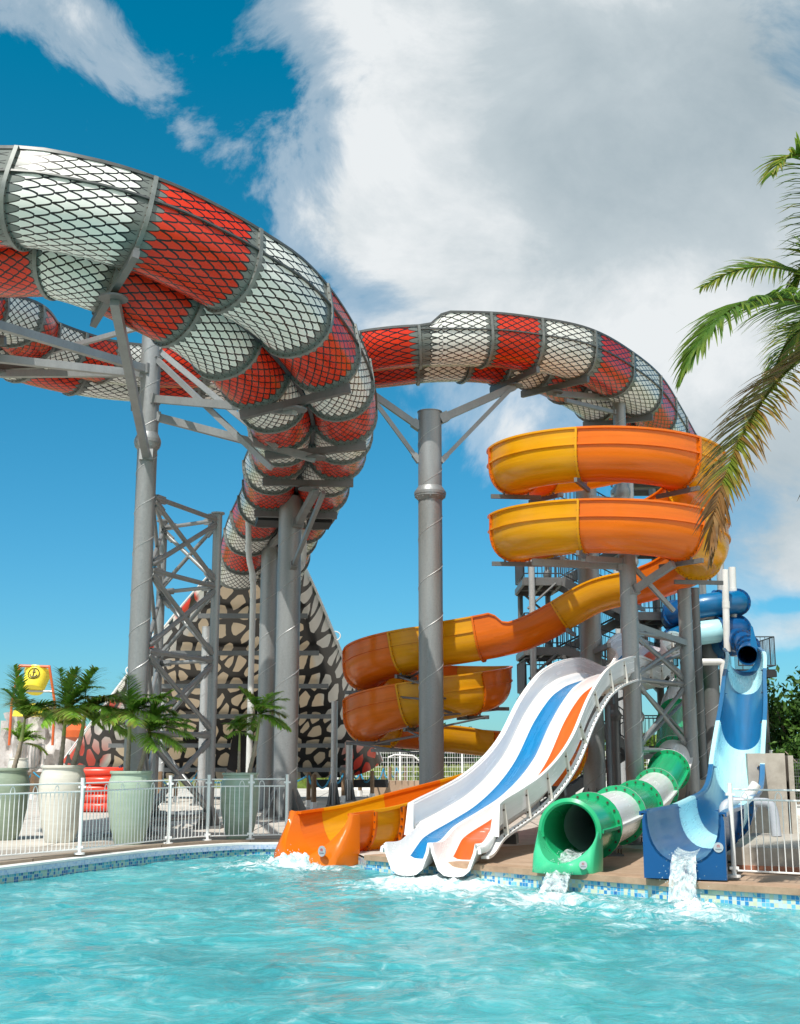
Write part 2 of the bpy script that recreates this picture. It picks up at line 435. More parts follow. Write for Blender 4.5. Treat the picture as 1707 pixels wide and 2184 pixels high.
# ------------------------------------------------------------------ sky and sun
to_sun = Vector((-math.sin(R_(23.5))*math.cos(R_(56)), -math.cos(R_(23.5))*math.cos(R_(56)), math.sin(R_(56))))
sd = bpy.data.lights.new('sun', 'SUN'); so = bpy.data.objects.new('sun', sd); col.objects.link(so)
sd.energy = 4.6; sd.angle = R_(.53); sd.color = (1, .955, .88)
so.rotation_euler = to_sun.to_track_quat('Z', 'Y').to_euler(); so.location = (0, 0, 60)
def make_world():
    w = bpy.data.worlds.new('World'); scene.world = w; w.use_nodes = True
    N = NT.__new__(NT); N.t = w.node_tree; N.t.nodes.clear(); N.out = N.n('ShaderNodeOutputWorld'); M = N.M
    sky = N.n('ShaderNodeTexSky'); sky.sky_type = 'NISHITA'; sky.sun_disc = False
    sky.sun_elevation = R_(56); sky.sun_rotation = math.atan2(to_sun.x, to_sun.y); sky.ozone_density = 2.2; sky.air_density = 1.0; sky.dust_density = .3; sky.altitude = 0
    d = N.coord('Generated'); sx = N.n('ShaderNodeSeparateXYZ'); N.put(sx.inputs[0], d)
    yy = M('MAXIMUM', sx.outputs[1], .12)
    X = M('DIVIDE', sx.outputs[0], yy); Z = M('DIVIDE', sx.outputs[2], yy)
    zz = M('MAXIMUM', sx.outputs[2], .04)
    tint = N.mix(M('SMOOTHSTEP' if False else 'MINIMUM', M('MULTIPLY', zz, 1.9), 1.0), (.38, .74, .96), (.0, .98, 1.04))
    sk = N.n('ShaderNodeMix', data_type='RGBA', blend_type='MULTIPLY'); sk.inputs[0].default_value = 1
    N.put(sk.inputs[6], sky.outputs[0]); N.put(sk.inputs[7], tint)
    def g2(u, v):
        p = P(u, v, 100.0); return p.x/100, (p.z - CZ)/100
    def gauss(u, v, ru, rv, rot=0, amp=1.0):
        x0, z0 = g2(u, v); x1, _ = g2(u+ru, v); _, z1 = g2(u, v-rv)
        rx, rz = abs(x1-x0), abs(z1-z0); c, s_ = math.cos(R_(rot)), math.sin(R_(rot))
        dx = M('SUBTRACT', X, x0); dz = M('SUBTRACT', Z, z0)
        a = M('DIVIDE', M('ADD', M('MULTIPLY', dx, c), M('MULTIPLY', dz, s_)), rx)
        b = M('DIVIDE', M('SUBTRACT', M('MULTIPLY', dz, c), M('MULTIPLY', dx, s_)), rz)
        e = M('POWER', 2.718, M('MULTIPLY', M('ADD', M('MULTIPLY', a, a), M('MULTIPLY', b, b)), -1.0))
        return M('MULTIPLY', e, amp)
    parts = [(1330, 180, 560, 560, 0, 1.5), (1780, 700, 600, 420, 0, 1.2), (820, 60, 190, 190, 0, .75), (790, 430, 150, 190, -35, .62), (1000, 560, 240, 130, -18, .8),
             (60, 10, 260, 110, -12, .66), (300, 150, 190, 80, -48, .40), (430, 300, 70, 60, 0, .24), (380, 955, 70, 28, 10, .38), (1090, 940, 80, 90, 40, .45), (720, 1110, 50, 20, 0, .22), (1780, 1200, 260, 120, 10, .95), (1680, 1345, 120, 45, 10, .55), (640, 470, 60, 60, 0, .2), (800, 690, 110, 40, -10, .3), (770, 110, 90, 60, -30, -.34), (1690, 1290, 90, 26, 0, -.5)]
    m = None
    for q in parts:
        e = gauss(*q); m = e if m is None else M('ADD', m, e)
    v3 = N.n('ShaderNodeCombineXYZ'); N.put(v3.inputs[0], X); N.put(v3.inputs[1], Z)
    nA = N.noise(v3.outputs[0], 6.0, 11, .64, .5); nB = N.noise(v3.outputs[0], 2.6, 6, .55)
    n = M('ADD', M('MULTIPLY', nA, .72), M('MULTIPLY', nB, .28))
    dens = M('ADD', M('MULTIPLY', m, .72), M('MULTIPLY', M('SUBTRACT', n, .5), 1.9))
    den = N.ramp(dens, [(.25, 0.0), (.44, .42), (.78, 1.0)], 'EASE')
    # unseen clouds behind the photographer, made dense and bright as neutral fill light
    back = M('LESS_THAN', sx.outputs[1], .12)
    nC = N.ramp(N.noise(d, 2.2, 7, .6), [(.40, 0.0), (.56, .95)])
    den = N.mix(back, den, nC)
    # thick parts are grey-blue underneath, rims and lower left side bright
    thick = M('ADD', gauss(1300, 330, 300, 260, -10, .9), M('ADD', gauss(1640, 300, 200, 300, 0, .5), M('ADD', gauss(1700, 1000, 300, 190, 0, .8), gauss(1500, 60, 400, 120, 0, .3))))
    nD = N.noise(v3.outputs[0], 4.2, 7, .6, .2)
    sh = M('ADD', M('MULTIPLY', thick, .75), M('ADD', M('MULTIPLY', M('SUBTRACT', nD, .5), 1.0), M('MULTIPLY', M('SUBTRACT', nA, .5), -.9)))
    cc = N.ramp(sh, [(.0, (7.0, 7.3, 7.45)), (.30, (4.6, 5.25, 5.6)), (.85, (3.0, 3.75, 4.2))])
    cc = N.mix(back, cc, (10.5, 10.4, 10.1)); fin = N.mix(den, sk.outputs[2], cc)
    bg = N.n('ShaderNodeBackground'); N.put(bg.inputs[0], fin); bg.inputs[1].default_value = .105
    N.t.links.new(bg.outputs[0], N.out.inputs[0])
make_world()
scene.view_settings.view_transform = 'Standard'; scene.view_settings.look = 'None'
scene.view_settings.exposure = 0.18; scene.view_settings.gamma = 1
# ------------------------------------------------------------------ pool, deck, ground
WZ = -.22
edge_l = [(-13.5, 5), (-10.1, 8.6), (-8.0, 13.2)] + [tuple(PZ(u, v, 0).xy) for u, v in ((0, 1852), (169, 1831.5), (328, 1813.5), (442, 1804), (530, 1799.5), (600, 1799))]
edge_r = [tuple(PZ(u, v, 0).xy) for u, v in ((782, 1829), (1000, 1848), (1250, 1870), (1460, 1886), (1707, 1902))] + [(8.0, 13.0), (12, 9.5)]
el = [p.xy for p in crom([Vector((x, y, 0)) for x, y in edge_l], 5)]; er = [p.xy for p in crom([Vector((x, y, 0)) for x, y in edge_r], 3)]
notch = [Vector((-1.55, 23.05)), Vector((-1.05, 22.3)), Vector((-.75, 21.2))]
pool = list(el) + notch + list(er) + [Vector((12, 4.6)), Vector((-14, 4.6))]
def sheet_with_hole(name, outer, hole, z, mat):
    o3 = [Vector((x, y, z)) for x, y in outer]; h3 = [Vector((p[0], p[1], z)) for p in hole]
    mb = MB(); mb.v = o3 + h3
    for t in tessellate_polygon([o3, h3]):
        a = (mb.v[t[1]]-mb.v[t[0]]).cross(mb.v[t[2]]-mb.v[t[0]]).z
        mb.face(t if a > 0 else t[::-1])
    return mb.build(name, mat, None, smooth=False)
m_deck = concrete_mat('pale_concrete', (.40, .37, .33), (.60, .56, .50), 3.2)
m_scrub = concrete_mat('scrub_ground', (.10, .12, .03), (.24, .25, .08))
m_boards = wood_mat('weathered_boards', (.27, .235, .20), (.46, .42, .37), .145, 1)
m_tan = concrete_mat('tan_concrete', (.30, .20, .13), (.50, .37, .27))
tag(sheet_with_hole('deck', [(-34, 1), (34, 1), (34, 62), (-34, 62)], pool, 0, m_deck), kind='structure')
tag(sheet_with_hole('ground', [(-3000, -200), (3000, -200), (3000, 4500), (-3000, 4500)], [(-34, 1), (34, 1), (34, 62), (-34, 62)], -.02, m_scrub), kind='structure')
# left walkway of boards (a sheet 4 mm above the concrete) and tan pad under the slide ends
def offset_line(pts, d):
    out = []
    for i, p in enumerate(pts):
        a = pts[max(i-1,0)]; b = pts[min(i+1,len(pts)-1)]; t = (b-a).normalized(); out.append(p + Vector((-t.y, t.x))*d)
    return out
def strip(name, A, B, z, mat, kind='structure'):
    mb = MB()
    for a, b in zip(A, B): mb.v += [Vector((a[0], a[1], z)), Vector((b[0], b[1], z))]
    for i in range(len(A)-1): mb.face((2*i, 2*i+2, 2*i+3, 2*i+1))
    return tag(mb.build(name, mat, None, smooth=False), kind=kind)
strip('boardwalk', el, offset_line(el, 2.3), .004, m_boards)
strip('slide_pad', er, offset_line(er, 4.6), .004, m_tan)
# gravel bed at the right
m_grav = concrete_mat('white_gravel_bed', (.45, .43, .40), (.78, .76, .72))
gb = MB(); gp = [(6.35, 15.9), (12, 12.5), (14, 22.5), (7.1, 22.5), (6.9, 18)]
gb.v = [Vector((x, y, .012)) for x, y in gp]; gb.face(range(5)); tag(gb.build('gravel_bed', m_grav, None, False), kind='structure')
sb = MB(); rg = random.Random(3)
for i in range(2600):
    x, y = rg.uniform(6.4, 9.5), rg.uniform(16, 22.3)
    if x < 6.4 + (y-16)*.09: continue
    r = rg.uniform(.02, .05); b = len(sb.v)
    for dx, dy, dz in ((1,0,0),(-.5,.87,0),(-.5,-.87,0),(0,0,.9),(.2,.1,-.6)): sb.v.append(Vector((x+dx*r*rg.uniform(.7,1.3), y+dy*r*rg.uniform(.7,1.3), .02+dz*r)))
    for q in ((0,1,3),(1,2,3),(2,0,3)): sb.face([b+k for k in q])
tag(sb.build('gravel', plain('gravel_stone', (.72, .70, .66), .8, 0, .2, 12), None, False), kind='stuff')
# pool walls with mosaic, floor, coping
BLU = [(.02,.16,.45), (.55,.66,.64), (.10,.40,.62), (.62,.66,.50), (.03,.24,.52), (.50,.64,.68), (.16,.50,.66), (.60,.62,.45)]
BLL = [(.02,.20,.34), (.30,.50,.48), (.03,.33,.50), (.36,.52,.42), (.02,.15,.38), (.18,.45,.52)]
m_mos = mosaic_mat('blue_white_mosaic', BLU, .052); m_mosl = mosaic_mat('blue_green_mosaic', BLL, .05)
def wall(name, pts, z0, z1, mat):
    mb = MB(); acc = 0
    for i, p in enumerate(pts):
        if i: acc += (Vector(p)-Vector(pts[i-1])).length
        mb.v += [Vector((p[0], p[1], z0)), Vector((p[0], p[1], z1))]
        if i:
            k = 2*i; mb.face((k-2, k-1, k+1, k), 0, ((la, z0), (la, z1), (acc, z1), (acc, z0)))
        la = acc
    return tag(mb.build(name, mat, None, smooth=False), kind='structure')
wall('pool_wall_tiles', list(el) + notch[:2], -1.1, -.03, m_mosl)
wall('pool_wall_tiles', [notch[1]] + [notch[2]] + list(er), -1.1, -.03, m_mos)
fl = MB(); fl.v = [Vector((-16, 1, -1.1)), Vector((16, 1, -1.1)), Vector((16, 25, -1.1)), Vector((-16, 25, -1.1))]; fl.face((0,1,2,3))
tag(fl.build('pool_floor', plain('pool_floor_paint', (.2, .55, .6), .6), None, False), kind='structure')
def coping(name, pts, inner, outer, z0, z1, mat):
    A = offset_line(pts, -inner); B = offset_line(pts, outer); mb = MB()
    for a, b in zip(A, B): mb.v += [Vector((a.x, a.y, z0)), Vector((a.x, a.y, z1)), Vector((b.x, b.y, z1)), Vector((b.x, b.y, z0))]
    for i in range(len(A)-1):
        for k in range(4):
            j = (k+1) % 4; mb.face((4*i+k, 4*i+4+k, 4*i+4+j, 4*i+j))
    mb.face((3,2,1,0)); e = 4*(len(A)-1); mb.face((e, e+1, e+2, e+3))
    return tag(mb.build(name, mat, None, smooth=False), kind='structure')
m_cop = wood_mat('coping_timber', (.20, .155, .115), (.36, .29, .22), 1.4, 0); m_copr = concrete_mat('worn_tan_coping', (.26, .16, .10), (.50, .35, .24))
coping('pool_coping', el, -.20, .46, -.03, .055, m_cop)
coping('pool_gutter', el, .035, .199, -.02, .012, plain('white_gutter', (.80, .80, .78), .4, 0, .05, 6))
wall('gutter_tiles', offset_line(el, -.037), -.10, -.022, mosaic_mat('lilac_mosaic', [(.30,.40,.62),(.52,.58,.72),(.40,.50,.70)], .035))
coping('pool_coping', er, .05, .34, -.04, .04, m_copr)
coping('pool_step', offset_line(er, .02), 0, .05, -.09, -.04, m_copr)
# ------------------------------------------------------------------ water
OUTS = [(-1.5, 21.2, 1.7, .95), (.15, 18.2, 1.15, .9), (.95, 17.8, 1.15, .9), (2.1, 16.1, 1.15, .85), (3.55, 14.8, 1.15, .9), (1.2, 15.4, 1.3, .35), (2.6, 13.9, 1.3, .35), (-2.8, 20.6, 1.7, .4), (0, 16.9, 1.9, .42)]
def fbm(x, y, s, o=4):
    return noise.fractal(Vector((x*s, y*s, 1.7)), .9, 2.1, o)
def water():
    mb = MB(); x0, x1, y0, y1 = -11.5, 11.5, 5.0, 24.0; nx, ny = 360, 400
    for j in range(ny+1):
        y = y0 + (y1-y0)*(j/ny)
        for i in range(nx+1):
            x = x0 + (x1-x0)*i/nx
            wx = x + .5*fbm(x, y, .5, 2); wy = y + .5*fbm(y, x, .5, 2)
            h = .026*fbm(wx, wy*1.3, .75, 3) + .020*fbm(wx+7, wy*1.4, 2.2, 3) + .007*fbm(wx+3, wy, 5.5, 2)
            fo = 0
            for ox, oy, r, am in OUTS:
                d2 = ((x-ox)**2 + (y-oy)**2)/(r*r)
                if d2 < 6: fo += am*math.exp(-d2*1.6); h += am*.05*math.exp(-d2*1.6)*(1 + 1.5*fbm(x, y, 3.5, 3))
            mb.v.append(Vector((x, y, WZ + h))); mb.col.append((min(fo, 1.3), 0, 0))
    for j in range(ny):
        for i in range(nx):
            a = j*(nx+1)+i; mb.face((a, a+1, a+nx+2, a+nx+1))
    N = NT('pool_water'); g = N.geo(); M = N.M
    at = N.n('ShaderNodeVertexColor'); at.layer_name = 'Col'; sc = N.n('ShaderNodeSeparateColor'); N.put(sc.inputs[0], at.outputs[0]); fo = sc.outputs[0]
    wv = N.n('ShaderNodeTexNoise'); N.put(wv.inputs['Vector'], g); wv.inputs['Scale'].default_value = .8; wv.inputs['Detail'].default_value = 3
    ad = N.n('ShaderNodeVectorMath', operation='MULTIPLY_ADD'); N.put(ad.inputs[0], wv.outputs['Color']); ad.inputs[1].default_value = (1.1, 1.1, 0); N.put(ad.inputs[2], N.scalev(g, (1, .8, 1)))
    q = ad.outputs[0]
    n1 = N.noise(q, 2.3, 9, .68, .8); n2 = N.noise(q, 4.6, 8, .66, 1.1); n3 = N.noise(g, .28, 4, .5)
    base = N.ramp(M('ADD', M('MULTIPLY', n1, .55), M('MULTIPLY', n3, .45)), [(.34, (.018, .205, .235)), (.5, (.055, .345, .375)), (.68, (.14, .48, .50))])
    # thin curls of bubbles: ridged noise
    rg = M('SUBTRACT', 1.0, M('MULTIPLY', M('ABSOLUTE', M('SUBTRACT', n2, .5)), 9.0))
    st = M('MAXIMUM', M('MULTIPLY', rg, N.ramp(n1, [(.50, 0.0), (.68, 1.0)])), 0.0)
    sp = N.ramp(N.noise(q, 9, 5, .7), [(.45, 0.0), (.72, 1.0)])
    nf = N.noise(q, 5.5, 8, .72, .5)
    near = N.ramp(M('ADD', M('MULTIPLY', fo, .40), M('MULTIPLY', M('SUBTRACT', nf, .5), 1.35)), [(.20, 0.0), (.52, .95)])
    foam = M('MAXIMUM', near, M('MULTIPLY', st, M('ADD', .20, M('MULTIPLY', sp, .40))))
    c = N.mix(foam, base, (.80, .84, .85))
    hh = M('ADD', M('MULTIPLY', n1, .6), M('ADD', M('MULTIPLY', n2, .32), M('MULTIPLY', nf, .14)))
    b = N.bsdf(c, M('MULTIPLY_ADD', foam, .5, .06), 0, N.bump(hh, .65, .10), .5, 0, IOR=1.33)
    return tag(mb.build('pool_water', N.m, None, True, 180), kind='structure')
water()
# ------------------------------------------------------------------ the snake slide: two lanes side by side
K = .73
def lips(L, side, band):
    pts = [P(u, v, (z-CZ)/math.tan(TH - math.atan((v-CY)/F))) for u, v, z in L]; out = []
    for i, p in enumerate(pts):
        t = (pts[min(i+1,len(pts)-1)] - pts[max(i-1,0)]).xy.normalized(); right = Vector((t.y, -t.x, 0))
        out.append(p + right*(1.95*side) - Vector((0, 0, .45*band)))
    return [CAM + (q-CAM)*K for q in out]
part1 = lips([(1500,960,17.7),(1450,870,17.5),(1410,810,17.4),(1350,760,17.3),(1270,715,17.1),(1160,690,17.0),(1050,677,16.9),(920,677,16.7)], 1, 1)
part2 = lips([(780,715,16.15),(620,733,15.8),(480,745,15.5),(330,745,15.25),(240,735,15.1),(130,700,14.9),(98,668,14.75)], 1, 0)
part3 = lips([(0,322,14.2),(150,340,14.0),(320,385,13.8),(450,440,13.6),(560,500,13.4),(650,560,13.2),(720,635,13.0),(770,715,12.8),(797,790,12.6),(800,850,12.45),(780,930,12.3),(750,980,12.15),(735,1030,11.9),(680,1110,11.4),(650,1190,10.4)], -1, 1)
mid = [CAM + (Vector(q)-CAM)*K for q in ((-13.15,32.3,14.15), (-12.75,29.2,14.0), (-11.0,26.8,13.88))]
endp = part3[-1] + Vector((-.10, .5, -.34))
snake = Path(part1 + part2 + mid + part3 + [endp], True, 14)
SR, SO = .67, .715
# the near bend is banked about its outer lip
_r = [snake.s[14*i] for i in (len(part1)+len(part2), len(part1)+len(part2)+3, len(part1)+len(part2)+3+6, len(part1)+len(part2)+3+11)]
def bank(d):
    def sm(a, b, x): t = min(max((x-a)/(b-a), 0), 1); return t*t*(3-2*t)
    return R_(12)*sm(_r[0], _r[1], d)*(1 - sm(_r[2], _r[3], d))
snake.roll = bank; snake.pivot = 1.40
LP = SN_A*SN_N
# panel number along the slide: whole numbers are the bolted joints, odd panels are red
target = part3[2]; s_t = snake.s[min(range(len(snake.p)), key=lambda i: (snake.p[i]-target).length)]
ANC = [(snake.s[14*i], n) for i, n in ((2, 0), (3, 1), (4, 2), (5, 3), (6, 4), (7, 5))]
NT_ = 5 + 1 + 2*round(((s_t - 1.36 - ANC[-1][0])/1.52 - 1)/2 + .0) + 1
NT_ += (NT_ + 1) % 2
ANC += [(s_t - 1.36, NT_ - 1), (s_t, NT_), (s_t + LP, NT_ + 1)]
def pan(s):
    i = 0
    while i < len(ANC)-2 and s > ANC[i+1][0]: i += 1
    (a, m), (b, n) = ANC[i], ANC[i+1]; return m + (s-a)*(n-m)/(b-a)
s_end = snake.L
def band_w(s):
    """raised outer walls: left one over the first right-hand bend, right one round the loop"""
    def sm(a, b, x): t = min(max((x-a)/(b-a), 0), 1); return t*t*(3-2*t)
    sa = snake.s[len(part1)*14 - 14]
    l = 1 - sm(sa - .5, sa - .1, s); r = sm(sa + 9, sa + 11, s)
    return l*.36, r*.36
def lane_prof(side):
    def f(s):
        l, r = band_w(s)
        return shell(U_prof(SR, .10 + (l if side < 0 else 0), .10 + (r if side > 0 else 0), 12, .9, .72), .03)
    return f
root = thing('snake_slide', 'twin lane red and white snake scale water slide looping overhead into a cobra hood ramp', 'water slide', (snake.p[0].x, snake.p[0].y, 0))
cuts = [0.0]; _pv = pan(0)
for i in range(1, int(s_end/.02)):
    _p = pan(i*.02)
    if math.floor(_p) > math.floor(_pv) and .4 < i*.02 < s_end - .4: cuts.append(i*.02 - .02*(_p - math.floor(_p))/max(_p-_pv, 1e-6))
    _pv = _p
cuts.append(s_end)
for side in (-1, 1):
    off = SO*side
    for a, b in zip(cuts[:-1], cuts[1:]):
        mb = MB(); sweep(mb, snake, a, b, lane_prof(side), .21, off, None, True, 0, True, lambda s: (pan(s) + 20)*LP)
        # lip rails follow the height of the walls
        hh = lambda s, sd=side: (.10 + (band_w(s)[0] if sd < 0 else 0), .10 + (band_w(s)[1] if sd > 0 else 0))
        for i_, x in ((0, -SR-.015), (1, SR+.015)):
            sweep(mb, snake, a, b, lambda s, x=x, i_=i_: [(x-.035, hh(s)[i_]-.03, 0), (x+.035, hh(s)[i_]-.03, 0), (x+.035, hh(s)[i_]+.03, 0), (x-.035, hh(s)[i_]+.03, 0)], .21, off, [1]*4, False)
            if hh((a+b)/2)[i_] > .2:
                x2 = x + (.03 if x > 0 else -.03)
                sweep(mb, snake, a, b, lambda s, x=x2: [(x-.03, -.015, 0), (x+.03, -.015, 0), (x+.03, .02, 0), (x-.03, .02, 0)], .21, off, [1]*4, False)
        mb.build('flume_section', [m_snake, m_edge], root)
    for d in cuts[1:-1]:
        mb = MB(); pr = [(x, y) for x, y, _ in lane_prof(side)(d)]; h = len(pr)//2
        flange(mb, snake, d, pr[h:][::-1], .06, .07, off, 0, 26, 1, .011)
        mb.build('flange', [m_rib, m_bolt], root)
# dark spine beam and cross ties between the lanes
mb = MB(); sweep(mb, snake, 0, s_end, lambda s: [(-.04, -.30, 0), (.04, -.30, 0), (.04, -.2, 0), (-.04, -.2, 0)], .3)
for d in cuts[1:-1]:
    c, T, S, U = snake.frame(d)
    mb.beam(c - S*.3 - U*.33, c + S*.3 - U*.33, .06)
mb.build('spine_beam', m_dark, root)
def cross_bar(s, w=1.35):
    c, T, S, U = snake.frame(s); b = c - U*.86
    mb = MB(); mb.beam(b - S*w, b + S*w, .11, .15, 0, U)
    mb.beam(b - S*w + U*.07, b - S*w*.62 + U*.2, .08); mb.beam(b + S*w + U*.07, b + S*w*.62 + U*.2, .08)
    mb.lathe(b - Vector((0,0,.16)), [(.24, 0), (.24, .03), (.12, .03), (.12, .08)], 16)
    mb.build('saddle_beam', m_steel_d, root); return b - Vector((0, 0, .17))
def near_s(p): return snake.s[min(range(len(snake.p)), key=lambda i: (snake.p[i]-p).length)]
def joint_near(u, v, z):
    """station of the joint nearest to the saddle seen at this pixel"""
    p = CAM + (PZ(u, v, z)-CAM)*K; s = near_s(p); return min(cuts[1:-1], key=lambda d: abs(d-s))
SAD = {}
for nm, u, v, z in (('near', 297, 632, 12.1), ('right', 583, 780, 11.9), ('dive', 660, 925, 11.3), ('dive2', 640, 1015, 10.9), ('left', 65, 815, 13.3), ('east', 1035, 830, 15.1), ('west', 806, 856, 14.6), ('tail', 1190, 850, 15.3), ('tail2', 1330, 905, 15.4), ('farl', 330, 880, 13.6), ('mouth', 540, 1190, 8.6)):
    SAD[nm] = cross_bar(joint_near(u, v, z), 1.12)
for q in (mid[0], mid[2]):
    d = min(cuts[1:-1], key=lambda d: abs(d-near_s(q))); SAD['out%d' % len(SAD)] = cross_bar(d)
# drain trays under the steep part
c, T, S, U = snake.frame(near_s(part3[-3]))
for sd_ in (-1, 1):
    mb = MB(); mb.box(c + S*(SO*sd_) - U*.84, (.62, .7, .22), Matrix((S, T, U)).transposed()); mb.build('drain_tray', m_black, root)
# cobra hood ramp: widening sheet that falls away from the camera, its sides curled up
HB = P(470, 1648, 49.0); _d = (snake.p[-1] - snake.p[-6]).normalized(); HT = snake.p[-1] - _d*.7 + Vector((0, 0, .16))
def hood_pt(s, t):
    c = HT.lerp(HB, s)
    w = 1.5 + 5.15*s; a = abs(t); k = max(0, a - .72)/.28
    return c + Vector((w*t*(1-.04*k*k), .08*w*k*k, -.50*(1-s)**4 - .25 + .02*w*a*a + (.32 + .035*w)*k**2))
def hood():
    mb = MB(); nu, nv = 44, 60; th = Vector((0, .05, .09)); rows = []
    for layer in (0, 1):
        for i in range(nv+1):
            s = i/nv
            for j in range(nu+1):
                t = -1 + 2*j/nu; mb.v.append(hood_pt(s, t) + th*layer)
                a = abs(t); lowred = max(0, min(1, (s-.78)*8)) * (1 if a > .74 else 0); edge = 1 if (t < -.90 and int(s*8) % 2 == 1) else 0
                mb.col.append((max(lowred, edge), 1 if a > .72 else 0, 0))
    o = (nu+1)*(nv+1)
    def uvp(i, j):
        s = i/nv; w = 1.5 + 5.2*s; return ((-1+2*j/nu)*w*.85 if True else 0, s*11.5 + (0 if j < nu/2 else 0))
    for i in range(nv):
        for j in range(nu):
            a = i*(nu+1)+j; u4 = (uvp(i, j), uvp(i, j+1), uvp(i+1, j+1), uvp(i+1, j))
            mb.face((a, a+1, a+nu+2, a+nu+1), 0, u4)
            mb.face((o+a, o+a+nu+1, o+a+nu+2, o+a+1), 0, (u4[0], u4[3], u4[2], u4[1]))
    for i in range(nv):
        for j in (0, nu):
            a = i*(nu+1)+j; q = (a, a+nu+1, o+a+nu+1, o+a); mb.face(q if j == 0 else q[::-1], 1, ((0,0),)*4)
    for j in range(nu):
        for i in (0, nv):
            a = i*(nu+1)+j; q = (a, o+a, o+a+1, a+1); mb.face(q if i == 0 else q[::-1], 1, ((0,0),)*4)
    h = mb.build('hood_ramp', [m_hood, m_white], root, True, 60)
    for i, s in enumerate((.16, .34, .50, .65, .80, .93)):
        b = MB(); b.beam(hood_pt(s, -.8) + Vector((0, -.1, -.26)), hood_pt(s, .8) + Vector((0, -.1, -.26)), .13, .16); b.build('hood_beam', m_steel_d, root)
    for sg in (-1, 1):
        b = MB(); b.polytube([hood_pt(s/20, sg*.97) + Vector((sg*.05, -.1, .05)) for s in range(1, 20)], .035, 6); b.build('edge_pipe', m_white, root)
        for k in range(4 if sg > 0 else 2):
            s = .34 + .17*k; p = hood_pt(s, sg*1.0); b = MB()
            b.polytube([p + Vector((sg*.20*math.sin(a), 0, .16*math.cos(a)-.05)) for a in [math.pi*i/8 for i in range(9)]], .022, 6); b.build('hose_loop', m_white, root)
    b = MB(); b.box(hood_pt(.5, 0)*0 + (hood_pt(.52, 0) + hood_pt(.98, 0))/2 + Vector((.55, -.25, -.2)), (.75, .12, 4.9), Matrix.Rotation(R_(-47), 3, 'X')); b.build('centre_panel', m_black, root)
    for x0, x1 in ((-6.4, -3.6), (3.4, 6.6)):
        b = MB(); b.beam(HB + Vector((x0, .1, -.42)), HB + Vector((x1, .1, -.42)), .25, .3); b.build('run_out_frame', m_black, root)
hood()
# ------------------------------------------------------------------ orange spiral slide
def helix(C, R, z0, drop, a0, a1, n, near=.5):
    """near: share of each turn's drop that happens on the half facing the pool (y < C.y)"""
    out = []; z = z0; pa = a0
    for i in range(n+1):
        a = a0 + (a1-a0)*i/n; m = (a+pa)/2; sn = math.sin(R_(m)); w = near*2 if sn < -.25 else (1-near)*2 if sn > .25 else 1 + (near*2-1)*(-sn/.25)
        z -= drop*abs(a-pa)/360*w; pa = a
        out.append(Vector((C[0]+R*math.cos(R_(a)), C[1]+R*math.sin(R_(a)), z)))
    return out
C1, C2 = (5.06, 29.3), (.78, 34.6)
hA = helix(C1, 2.24, 9.0, 1.66, -290, 418, 60, .2)
for q in hA: q.z += 8.42 - min(hA, key=lambda p: abs(p.x-C1[0]) + (0 if p.y < C1[1] else 9) + (0 if p.z > 7.5 else 9)).z if False else 0
_n1 = [p for p in hA if p.y < C1[1] - 2.0][0].z
for q in hA: q.z += 8.45 - _n1
zA = hA[-1].z + .1
hB = helix(C2, 1.72, 4.60, 1.42, -84, -650, 48, .72)
orange = Path(hA + [Vector((5.0, 31.75, zA-.34)), Vector((3.2, 32.3, 5.0))] + hB + [Vector((2.6, 36.15, 2.25)), Vector((3.75, 35.2, 2.1)), Vector((4.05, 33.2, 1.98)), Vector((3.9, 30.3, 1.8)), Vector((3.3, 27.4, 1.62)), Vector((2.25, 25.05, 1.30)), Vector((.3, 23.05, .85)), Vector((-.55, 22.2, .66)), Vector((-1.3, 21.42, .57))], True, 6)
OR_ = .60
iB = (len(hA)+2)*6; sB0 = orange.s[iB]; sB1 = orange.s[iB + len(hB)*6 - 6]; sA1 = orange.s[len(hA)*6-6]
def o_bands(s):
    """outer wall is raised by a bolted-on band in the spirals: right side in the first, left in the second"""
    def sm(a, b, x): t = min(max((x-a)/(b-a), 0), 1); return t*t*(3-2*t)
    r = 1 if s < sA1 - 2.2 else 1 - sm(sA1-2.2, sA1-1.8, s)
    l = sm(sB0-2.1, sB0-1.7, s) * (1 - sm(sB1-1.2, sB1-.8, s))
    return .36*l, .36*r
def o_prof(s):
    l, r = o_bands(s)
    e = max(0, (s - (orange.L - 1.3))/1.3)
    return shell(U_prof(OR_*(1+.12*e), .05+l, .05+r, 14, .9, .66), .03)
og = thing('spiral_slide', 'orange and yellow open flume spiral slide winding down twice into the pool', 'water slide', (orange.p[-1].x, orange.p[-1].y, 0))
# joints: in each spiral about eight sections a turn
deg = sA1/(418+290.0)
cuts_o = [0.0] + [deg*(58 + 60*k) for k in range(11)]
while cuts_o[-1] < orange.L - 3.4: cuts_o.append(cuts_o[-1] + (2.2 if cuts_o[-1] < sB0 - 1 else 1.79 if cuts_o[-1] < sB1 else 2.0))
cuts_o = [c for c in cuts_o if c < orange.L - 5.8] + [orange.L - d for d in (4.7, 3.55, 2.05, .55)] + [orange.L]
